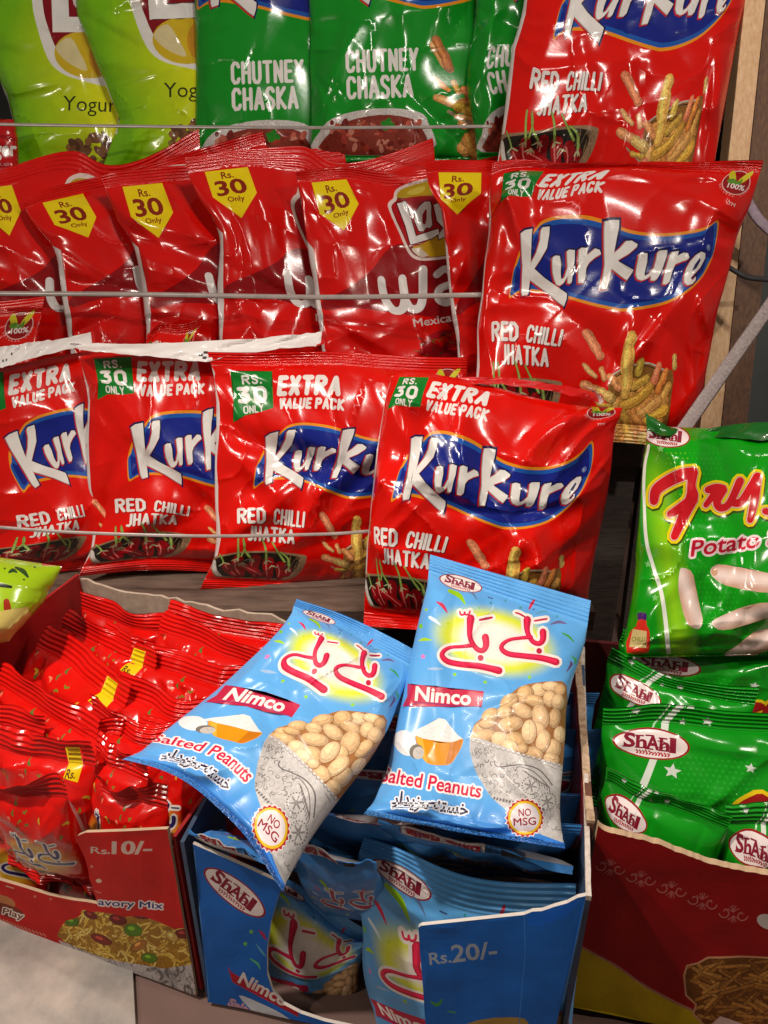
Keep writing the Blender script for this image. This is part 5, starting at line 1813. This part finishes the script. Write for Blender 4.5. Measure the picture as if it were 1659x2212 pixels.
# ---- blue carton
eB = np.array([.978, -.208, 0]); eB /= np.linalg.norm(eB)
dB = np.array([-eB[1], eB[0], 0])
FLb = onz(449, 2164, ZG)
nB = -dB
carton_b = empty('carton', FLb, 'blue display carton with a torn window, holding the blue peanut packets', 'carton', 'display cartons')
ba = Art((28, 104, 196))
oval_logo(ba, 507, 1927, 82, 27, 37)
for x, y in [(543, 2012), (530, 2039)]:
    ba.star(x, y, 6, (120, 200, 40))
for s, c in [([(560, 2008, 2), (568, 2018, 7), (576, 2030, 2)], (180, 40, 80)), ([(554, 2040, 2), (566, 2056, 5), (574, 2066, 2)], (90, 170, 200)), ([(540, 2070, 2), (556, 2080, 5), (562, 2092, 2)], (90, 190, 130)), ([(930, 2165, 3), (945, 2172, 8), (955, 2160, 3)], (70, 150, 70)), ([(968, 2186, 4), (982, 2188, 5)], (70, 150, 120))]:
    ba.stroke(s, 4, c, n=3)
ba.poly([(491, 2088), (500, 2100), (642, 2172), (645, 2198), (502, 2122)], (176, 34, 50))
ba.text('Nimco', 514, 2122, 112, 25, (232, 222, 218), rot=28, bold=.03)
ba.poly([(515, 2152), (560, 2168), (600, 2185), (630, 2208), (560, 2196)], (206, 214, 222), 3)
ba.text('Salted', 492, 2172, 70, 16, (206, 160, 176), rot=26, bold=.06)
ba.text('Rs.', 929, 2083, 46, 23, (160, 170, 186), rot=-6, bold=.015)
ba.text('20/-', 978, 2079, 96, 35, (160, 170, 186), rot=-6, bold=.02)
ba.poly([(1137, 1975), (1200, 1958), (1256, 1940), (1240, 1962), (1222, 1980), (1205, 1984), (1192, 1992), (1180, 1990), (1168, 2002), (1152, 1998), (1142, 1998)], (24, 108, 220))
ba.poly([(1008, 2212), (1100, 2198), (1140, 2205), (1130, 2260), (1000, 2260)], (170, 140, 70), 3)
ba.stroke([(1132, 1977), (1134, 2060), (1126, 2150), (1118, 2260)], 1.6, (64, 134, 214), n=4)
ba.stroke([(420, 1836), (436, 2010), (452, 2160)], 2.2, (90, 146, 206), n=4)
for k in range(16):
    x, y = rr.uniform(912, 1250), rr.uniform(1985, 2210)
    ba.stroke([(x, y), (x + rr.uniform(-14, 14), y + rr.uniform(-5, 9))], rr.uniform(.5, 1.1), (70, 134, 204), n=2)
panel('front_panel', [(417, 1822), (470, 1846), (540, 1876), (612, 1910), (602, 1935), (586, 1990), (577, 2050), (577, 2105), (588, 2140), (612, 2170), (650, 2190), (700, 2207), (800, 2230), (922, 2252), (919, 2212), (914, 2140), (907, 2057), (904, 2003), (910, 1999), (1000, 1990), (1132, 1976), (1150, 1969), (1170, 1967), (1197, 1957), (1225, 1950), (1248, 1938), (1266, 1934), (1202, 2212), (1180, 2320), (922, 2266), (675, 2212), (449, 2164)], FLb, nB, ba, carton_b, .0018, edge=(214, 204, 196))
FRb = on_plane(1266, 1950, FLb, nB)
FRb = np.array([FRb[0], FRb[1], ZG])
lB = .19
M_BLUEIN = plain('blue_card_inside', (60, 84, 116), .6, .05, 60, (48, 66, 92))
for nm, P0, P1, jag, dd, top in [('right_wall', FRb + dB * lB, FRb + dB * .003, .0012, -eB, ZT + .004), ('back_wall', FLb + dB * lB, FRb + dB * lB, 0, -dB, ZT - .02), ('left_wall', FLb + dB * .003, FLb + dB * lB, 0, eB, ZT - .012)]:
    slab(nm, [q(P0, top), q(P1, top - (.004 if nm == 'right_wall' else 0)), q(P1, ZG + .002), q(P0, ZG + .002)], .0022, M_BLUEIN, carton_b, dirn=dd)
P0, P1 = FRb + dB * lB, FRb + dB * .003
slab('torn_edge', [q(P0, ZT + .0055), q(P1, ZT + .0015), q(P1, ZT - .0005), q(P0, ZT + .0035)], .0024, plain('pale_card_edge', (214, 204, 196), .9, .3, 300, (180, 164, 150)), carton_b, sub=40, jag=.0012, dirn=-eB)

# ---- right carton
eG = np.array([.985, -.17, 0]); eG /= np.linalg.norm(eG)
dG = np.array([-eG[1], eG[0], 0])
FLg = onz(1218, 2176, ZG)
nG = -dG
carton_g = empty('carton', FLg, 'dark red and yellow corrugated carton filled with green packets', 'carton', 'display cartons')
ga = Art((150, 16, 18))
ga.poly([(1180, 2010), (1240, 2035), (1262, 2050), (1327, 2085), (1427, 2151), (1518, 2192), (1640, 2230), (2060, 2330), (2060, 2500), (1100, 2500)], (186, 160, 20))
ga.stroke([(1225, 2028), (1262, 2049), (1327, 2084), (1427, 2150), (1518, 2191), (1640, 2229)], 5, (176, 120, 100), n=4)
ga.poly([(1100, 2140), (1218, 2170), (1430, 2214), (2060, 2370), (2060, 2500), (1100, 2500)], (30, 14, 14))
for k in range(5):
    bx, by_ = 1318 + 66.5 * k, 1872 + 25.5 * k
    for sgn in (-1, 1):
        P = [(bx + sgn * (4 + 14 * (1 - t / 7) * math.cos(t)) + sgn * 14, by_ + 13 * (1 - t / 9) * math.sin(t) + sgn * 4) for t in np.linspace(0.2, 5.6, 12)]
        ga.stroke(P, 2.6, (186, 110, 104), n=3)
    for an in (-2.4, -1.9, -1.57, -1.2, -.7, .7, 1.2, 1.57, 1.9, 2.4):
        ga.stroke([(bx, by_ + (4 if an > 0 else -4)), (bx + 16 * math.cos(an), by_ + 18 * math.sin(an))], 2.0, (180, 100, 96), n=2)
cart = [(1480, 2110), (1486, 2090), (1510, 2084), (1530, 2072), (1600, 2070), (1700, 2074), (1760, 2100), (1760, 2260), (1540, 2230), (1500, 2190), (1506, 2170), (1484, 2150)]
ga.grown(cart, 4, (206, 150, 110))
ga.food = .9
ga.poly(cart, (112, 66, 26))
ga.clip = cart
for k in range(120):
    x, y = rr.uniform(1478, 1700), rr.uniform(2074, 2240)
    an = rr.uniform(-.9, .9)
    L = rr.uniform(30, 70)
    c = np.array(rr.choice([(178, 120, 52), (160, 104, 44), (190, 134, 64), (140, 88, 36)]))
    ga.stroke([(x, y), (x + L * math.cos(an), y + L * math.sin(an))], 9, c * .6, n=2)
    ga.stroke([(x, y), (x + L * math.cos(an), y + L * math.sin(an))], 6.5, c, n=2)
ga.clip = None
ga.food = 0.0
ga.ell(1660, 1992, 26, 16, (206, 196, 190), 20)
ga.poly([(1520, 2230), (1556, 2196), (1700, 2240), (1700, 2300)], (206, 176, 170))
rim = [(1292, 1782), (1299, 1789), (1305, 1793)]
xs = np.linspace(1312, 2040, 96)
rim += [(x, np.interp(x, [1305, 1327, 1427, 1509, 1577, 1659, 1760, 2040], [1793, 1800, 1825, 1857, 1875, 1890, 1912, 1972]) + rr.uniform(-1.6, 1.6)) for x in xs]
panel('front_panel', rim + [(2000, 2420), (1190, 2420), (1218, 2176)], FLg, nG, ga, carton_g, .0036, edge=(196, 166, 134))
wG, lG = .315, .2
hl = ZT + .004
E1, E2 = FLg + eG * wG, FLg + eG * wG + dG * lG
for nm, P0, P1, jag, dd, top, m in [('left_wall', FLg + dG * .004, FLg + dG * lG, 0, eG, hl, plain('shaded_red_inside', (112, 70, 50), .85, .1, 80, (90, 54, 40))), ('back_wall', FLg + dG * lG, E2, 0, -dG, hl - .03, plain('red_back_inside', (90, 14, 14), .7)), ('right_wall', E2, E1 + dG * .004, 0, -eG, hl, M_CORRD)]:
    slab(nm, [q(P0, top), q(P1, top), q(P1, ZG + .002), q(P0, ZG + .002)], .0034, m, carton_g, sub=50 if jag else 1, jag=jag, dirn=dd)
slab('torn_edge', [q(FLg + dG * .004, hl + .0022), q(FLg + dG * lG, hl + .0022), q(FLg + dG * lG, hl - .001), q(FLg + dG * .004, hl - .001)], .004, M_CORR, carton_g, sub=50, jag=.0014, dirn=eG)
slab('left_print', [q(FLg + dG * .004 - eG * .0045, hl - .004), q(FLg + dG * lG - eG * .0045, hl - .004), q(FLg + dG * lG - eG * .0045, ZG + .002), q(FLg + dG * .004 - eG * .0045, ZG + .002)], .001, plain('dark_red_card', (120, 12, 16), .5), carton_g, dirn=-eG)

# =================================================================== PACKETS IN THE CARTONS
GR = 'small red mix packets in the red carton'


def stand(D, name, lab, group, tl, tr, z, L, lean, T, seed, mat=None, z2=None, front=None, **kw):
    """a packet standing in a carton: its seal seen from frame point tl to tr at height z"""
    a = onz(tl[0], tl[1], z)
    b = onz(tr[0], tr[1], z if z2 is None else z2)
    v = b - a
    v[2] = 0
    v /= np.linalg.norm(v)
    fr = np.array([v[1], -v[0], 0])            # towards the viewer
    if front is not None:
        room = min(np.dot(a - front[0], front[1]), np.dot(b - front[0], front[1])) - T * .6
        lean = min(lean, math.asin(max(-.7, min(.9, room / L))))
    dn = -UPZ * math.cos(lean) + fr * math.sin(lean)
    return quad_bag(D, name, lab, group, [a, b, b + dn * L, a + dn * L], T, seed, mat, **kw)


Z = ZT
MX = [((178, 1276), (372, 1326), Z - .004, .10, .30, 'red packet against the back wall of the red carton, its seal wavy', .006),
      ((363, 1302), (650, 1350), Z - .002, .10, .3, 'dark red packet at the back right of the red carton', .004),
      ((352, 1318), (600, 1402), Z + .000, .10, .45, 'bright red packet behind the left blue packet with a plain smooth front', .004),
      ((148, 1312), (342, 1410), Z + .001, .10, .55, 'half shaded red packet with a yellow patch, near the left rear corner', .0),
      ((319, 1382), (560, 1452), Z + .002, .10, .55, 'red packet with a glittering ribbed seal touching the left blue packet', .0),
      ((98, 1345), (286, 1478), Z + .003, .11, .60, 'red packet whose bulging front faces the left wall of the red carton', .0),
      ((262, 1450), (470, 1522), Z + .003, .10, .60, 'red packet with a torn looking dark seal in the middle of the carton', .004),
      ((4, 1428), (216, 1552), Z + .004, .11, .62, 'red packet with a long slanting seal at the left edge', .0),
      ((198, 1506), (402, 1566), Z + .005, .10, .60, 'red packet with a folded seal above the dark gap', .006),
      ((204, 1588), (320, 1640), Z + .004, .10, .6, 'small end of a red packet under the corner of the left blue packet', .0),
      ((-25, 1556), (196, 1612), Z + .006, .11, .62, 'red packet whose yellow patch reads Rs., at the left edge', .0),
      ((232, 1338), (330, 1392), Z + .002, .09, .5, 'small shaded red packet end between two ribbed seals at the rear', .003),
      ((120, 1492), (262, 1560), Z + .001, .09, .6, 'red packet sunk between the slanting seal and the torn looking one', .004),
      ((300, 1540), (470, 1610), Z + .002, .09, .5, 'red packet tucked under the long edge of the left blue packet', .0),
      ((-50, 1655), (130, 1690), Z + .004, .10, .6, 'red packet pressed flat at the left edge above the opening', .004),
      ((210, 1668), (356, 1716), Z + .002, .09, .5, 'red packet corner next to the right wall of the red carton', .0),
      ((-60, 1480), (90, 1556), Z - .002, .10, .5, 'red packet at the left edge half under the long slanting seal', .004)]
for i, (tl, tr, z, L, le, lab, bend) in enumerate(MX):
    stand(MIX if i in (3, 5, 10, 13) else MIX_PLAIN, 'snack_bag', lab, GR, tl, tr, z, L, le, .010 + .003 * (i % 3) / 2, 70 + i, bend=bend, amp=1.05, folds=20, ridge=.0006, pleat=1.3, wave=.005, front=(FRr + dR * .004, dR))
# the two that show their front through the opening
PL = FRr + dR * .030
pixel_bag(MIX, 'snack_bag', 'red packet with a dark blue and white script behind the Rs.10 flap', GR, [((0, 0), (20, 1672)), ((1000, 0), (342, 1738)), ((0, 150), (60, 1710)), ((1000, 150), (330, 1760)), ((0, 1300), (112, 1990)), ((1000, 1300), (340, 2010)), ((0, 700), (110, 1820)), ((1000, 700), (350, 1880))], None, .013, 85, amp=.75, folds=18, wave=.008, plane=(np.array([PL[0], PL[1], ZT]), np.array([nR[0], nR[1], .06])))
pixel_bag(MIX, 'snack_bag', 'red packet slumped at the left edge behind the carton front', GR, [((0, 0), (-150, 1690)), ((1000, 0), (98, 1800)), ((0, 1300), (-120, 1990)), ((1000, 1300), (104, 1985)), ((1000, 600), (112, 1870))], None, .013, 86, amp=1.1, wave=.008, plane=(np.array([PL[0], PL[1], ZT]) - dR * .004, np.array([nR[0], nR[1], .06])))

GB = 'blue peanut packets'
# packets standing in the blue carton behind the two that lie on top
for i, (tl, tr, z, L, le, lab) in enumerate([((690, 1470), (1291, 1492), Z - .003, .11, .12, 'rearmost blue packet in the blue carton, only its seal end shows'),
                                            ((660, 1545), (1297, 1560), Z - .001, .11, .15, 'blue packet in the carton just behind the right hand lying packet'),
                                            ((620, 1640), (1268, 1702), Z - .002, .11, .2, 'blue packet in the carton showing between the two lying packets'),
                                            ((618, 1822), (812, 1862), Z - .006, .11, .1, 'dark blue packet end standing between the torn window and the Rs.20 panel'),
                                            ((655, 1752), (1252, 1800), Z + .0, .11, .25, 'blue packet in the carton with a pale strip lettered upside down')]):
    stand(BLUE_BACK, 'snack_bag', lab, GB, tl, tr, z, L, le, .010, 90 + i, FILM_SOFT, amp=.8, front=(FLb + dB * (.042 if i == 3 else .075), dB))
stand(BLUE_BACK, 'snack_bag', 'blue packet squeezed at the left end of the blue carton', GB, (402, 1800), (600, 1860), Z + .0, .05, .1, .005, 95, FILM_SOFT, amp=1.0, front=(FLb + dB * .02, dB))
stand(BLUE_BACK, 'snack_bag', 'blue packet with a barcode directly under the right lying packet', GB, (812, 1786), (1243, 1862), Z - .002, .10, .3, .005, 96, FILM_SOFT, amp=.8, front=(FLb + dB * .080, dB))

pn = PEANUT
# packet at the front of the carton, behind the torn window
PF = FLb + dB * .022 - nB * 0
PF_n = np.array([nB[0] * .99, nB[1] * .99, .13])
pF0 = np.array([PF[0], PF[1], -.39])
pixel_bag(pn, 'snack_bag', 'blue peanut packet upright at the front of the blue carton behind the Rs.20 panel', GB, [((490, 15), (785, 1807)), ((1640, 345), (1243, 1908)), ((710, 222), (868, 1896)), ((740, 435), (884, 2026)), ((575, 740), (826, 2108)), ((325, 945), (800, 2158)), ((470, 250), (772, 1876)), ((400, 560), (786, 2020)), ((290, 1060), (806, 2180)), ((1474, 1100), (1230, 2250)), ((15, 1872), (830, 2520)), ((1458, 2117), (1190, 2600)), ((1202, 893), (1120, 2190))], None, .012, 97, FILM_SOFT, plane=(pF0, PF_n), amp=.7, ridge=.0006)
p3 = on_plane(640, 1960, FLb, nB) + dB * .032
pixel_bag(pn, 'snack_bag', 'blue peanut packet leaning sideways inside the torn window', GB, [((490, 15), (540, 1868)), ((1640, 345), (820, 2022)), ((740, 435), (624, 1974)), ((782, 482), (634, 2000)), ((892, 662), (652, 2082)), ((890, 475), (668, 2014)), ((1170, 1250), (742, 2140)), ((15, 1872), (500, 2290)), ((1458, 2117), (700, 2380)), ((1474, 1100), (775, 2100)), ((1560, 700), (795, 2050))], None, .014, 98, FILM_SOFT, plane=(p3, np.array([nB[0], nB[1], .02])), amp=1.0)
# the two lying on top
side = [(1640, 345), (1600, 640), (1520, 880), (1474, 1100), (1452, 1400), (1420, 1750), (1458, 2117)]
lft = [(490, 15), (468, 250), (360, 700), (290, 1060), (180, 1560), (15, 1872)]
idm = lambda p: (780.4 + p[0] * .3024, 1192.9 + p[1] * .3024)
pixel_bag(pn, 'snack_bag', 'blue peanut packet lying on top at the right, standing nearly straight', GB, [(p, idm(p)) for p in side + lft + [(850, 700), (1170, 1897), (600, 1400), (700, 1995)]], (.490, .478, .362, .368), .018, 99, FILM_SOFT, amp=.95, folds=22, ridge=.0006, creases=[(.62, .62, .98, .80, .008, .5), (.78, .55, .97, .68, .008, -.4), (.02, .30, .06, .62, .008, .4)])
pixel_bag(pn, 'snack_bag', 'blue peanut packet lying on top at the left, tilted across the red carton', GB, [((490, 15), (639, 1293)), ((1640, 345), (895, 1404)), ((325, 945), (482, 1481)), ((876, 993), (649, 1523)), ((580, 1522), (505, 1602)), ((850, 1732), (534, 1686)), ((852, 755), (679, 1450)), ((984, 846), (700, 1490)), ((1392, 784), (825, 1505)), ((1170, 1897), (586, 1785)), ((15, 1872), (265, 1640)), ((1458, 2117), (612, 1927)), ((220, 1780), (352, 1630)), ((1600, 640), (880, 1465)), ((1474, 1100), (824, 1600)), ((1440, 1500), (738, 1722)), ((1420, 1800), (662, 1830)), ((180, 1560), (345, 1590)), ((360, 700), (566, 1400))], (.470, .455, .338, .400), .017, 100, FILM_SOFT, amp=.95, folds=22, ridge=.0006, creases=[(.04, .30, .10, .55, .008, .45), (.30, .93, .42, .74, .012, .5), (.12, .90, .2, .76, .01, -.4)])

GF = 'green potato stick packets'
fid = lambda p: (1337.8 + p[0] * .2419, 891.9 + p[1] * .2419)
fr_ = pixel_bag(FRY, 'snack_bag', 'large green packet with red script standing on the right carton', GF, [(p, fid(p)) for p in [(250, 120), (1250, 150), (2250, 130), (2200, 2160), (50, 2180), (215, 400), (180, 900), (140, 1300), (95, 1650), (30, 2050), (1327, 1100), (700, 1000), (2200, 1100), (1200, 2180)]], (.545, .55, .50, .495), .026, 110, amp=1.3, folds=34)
o = folded_seal([(1394, 892), (1440, 918), (1490, 934), (1560, 920), (1640, 912), (1760, 905), (1880, 925)], [(1398, 930), (1440, 942), (1492, 952), (1560, 944), (1640, 950), (1760, 946), (1882, 945)], .540, .546, [], '', 7)
for p in o.data.color_attributes['Col'].data:
    p.color = (*(lin((10, 92, 18))), 0)
o.name = 'top_seal'
adopt(fr_, o)
for i, (tl, tr, z, z2, L, le, bend, lab) in enumerate([((1345, 1352), (1760, 1392), Z + .014, Z + .014, .10, .2, .004, 'rearmost green packet in the right carton, shaded by the large green bag'),
                                                       ((1322, 1392), (1640, 1484), Z + .014, Z + .014, .11, .35, .012, 'green packet with a wavy thin seal just below the large green bag'),
                                                       ((1302, 1514), (1745, 1540), Z + .014, Z + .014, .11, .45, .002, 'green packet with a broad ribbed seal in the middle of the right carton'),
                                                       ((1310, 1655), (1582, 1752), Z + .014, Z + .014, .10, .5, .0, 'front green packet whose oval logo touches the carton rim'),
                                                       ((1568, 1740), (1860, 1768), Z + .010, Z + .010, .10, .4, .0, 'green packet at the right edge behind the carton front')]):
    stand(FRY_SMALL, 'snack_bag', lab, GF, tl, tr, z, L, le, .014, 120 + i, None, z2=z2, amp=1.1, bend=bend, ridge=.0007, front=(FLg + dG * .006, dG))

pixel_bag(LIME_SMALL, 'snack_bag', 'lime packet with chilli prints lying at the left edge', None, [((-260, 1190), (-260, 1192)), ((136, 1224), (136, 1224)), ((20, 1385), (20, 1385)), ((-260, 1450), (-260, 1450)), ((95, 1300), (95, 1300)), ((-60, 1195), (-60, 1195))], (.52, .53, .50, .49), .022, 130, amp=.7, folds=8)
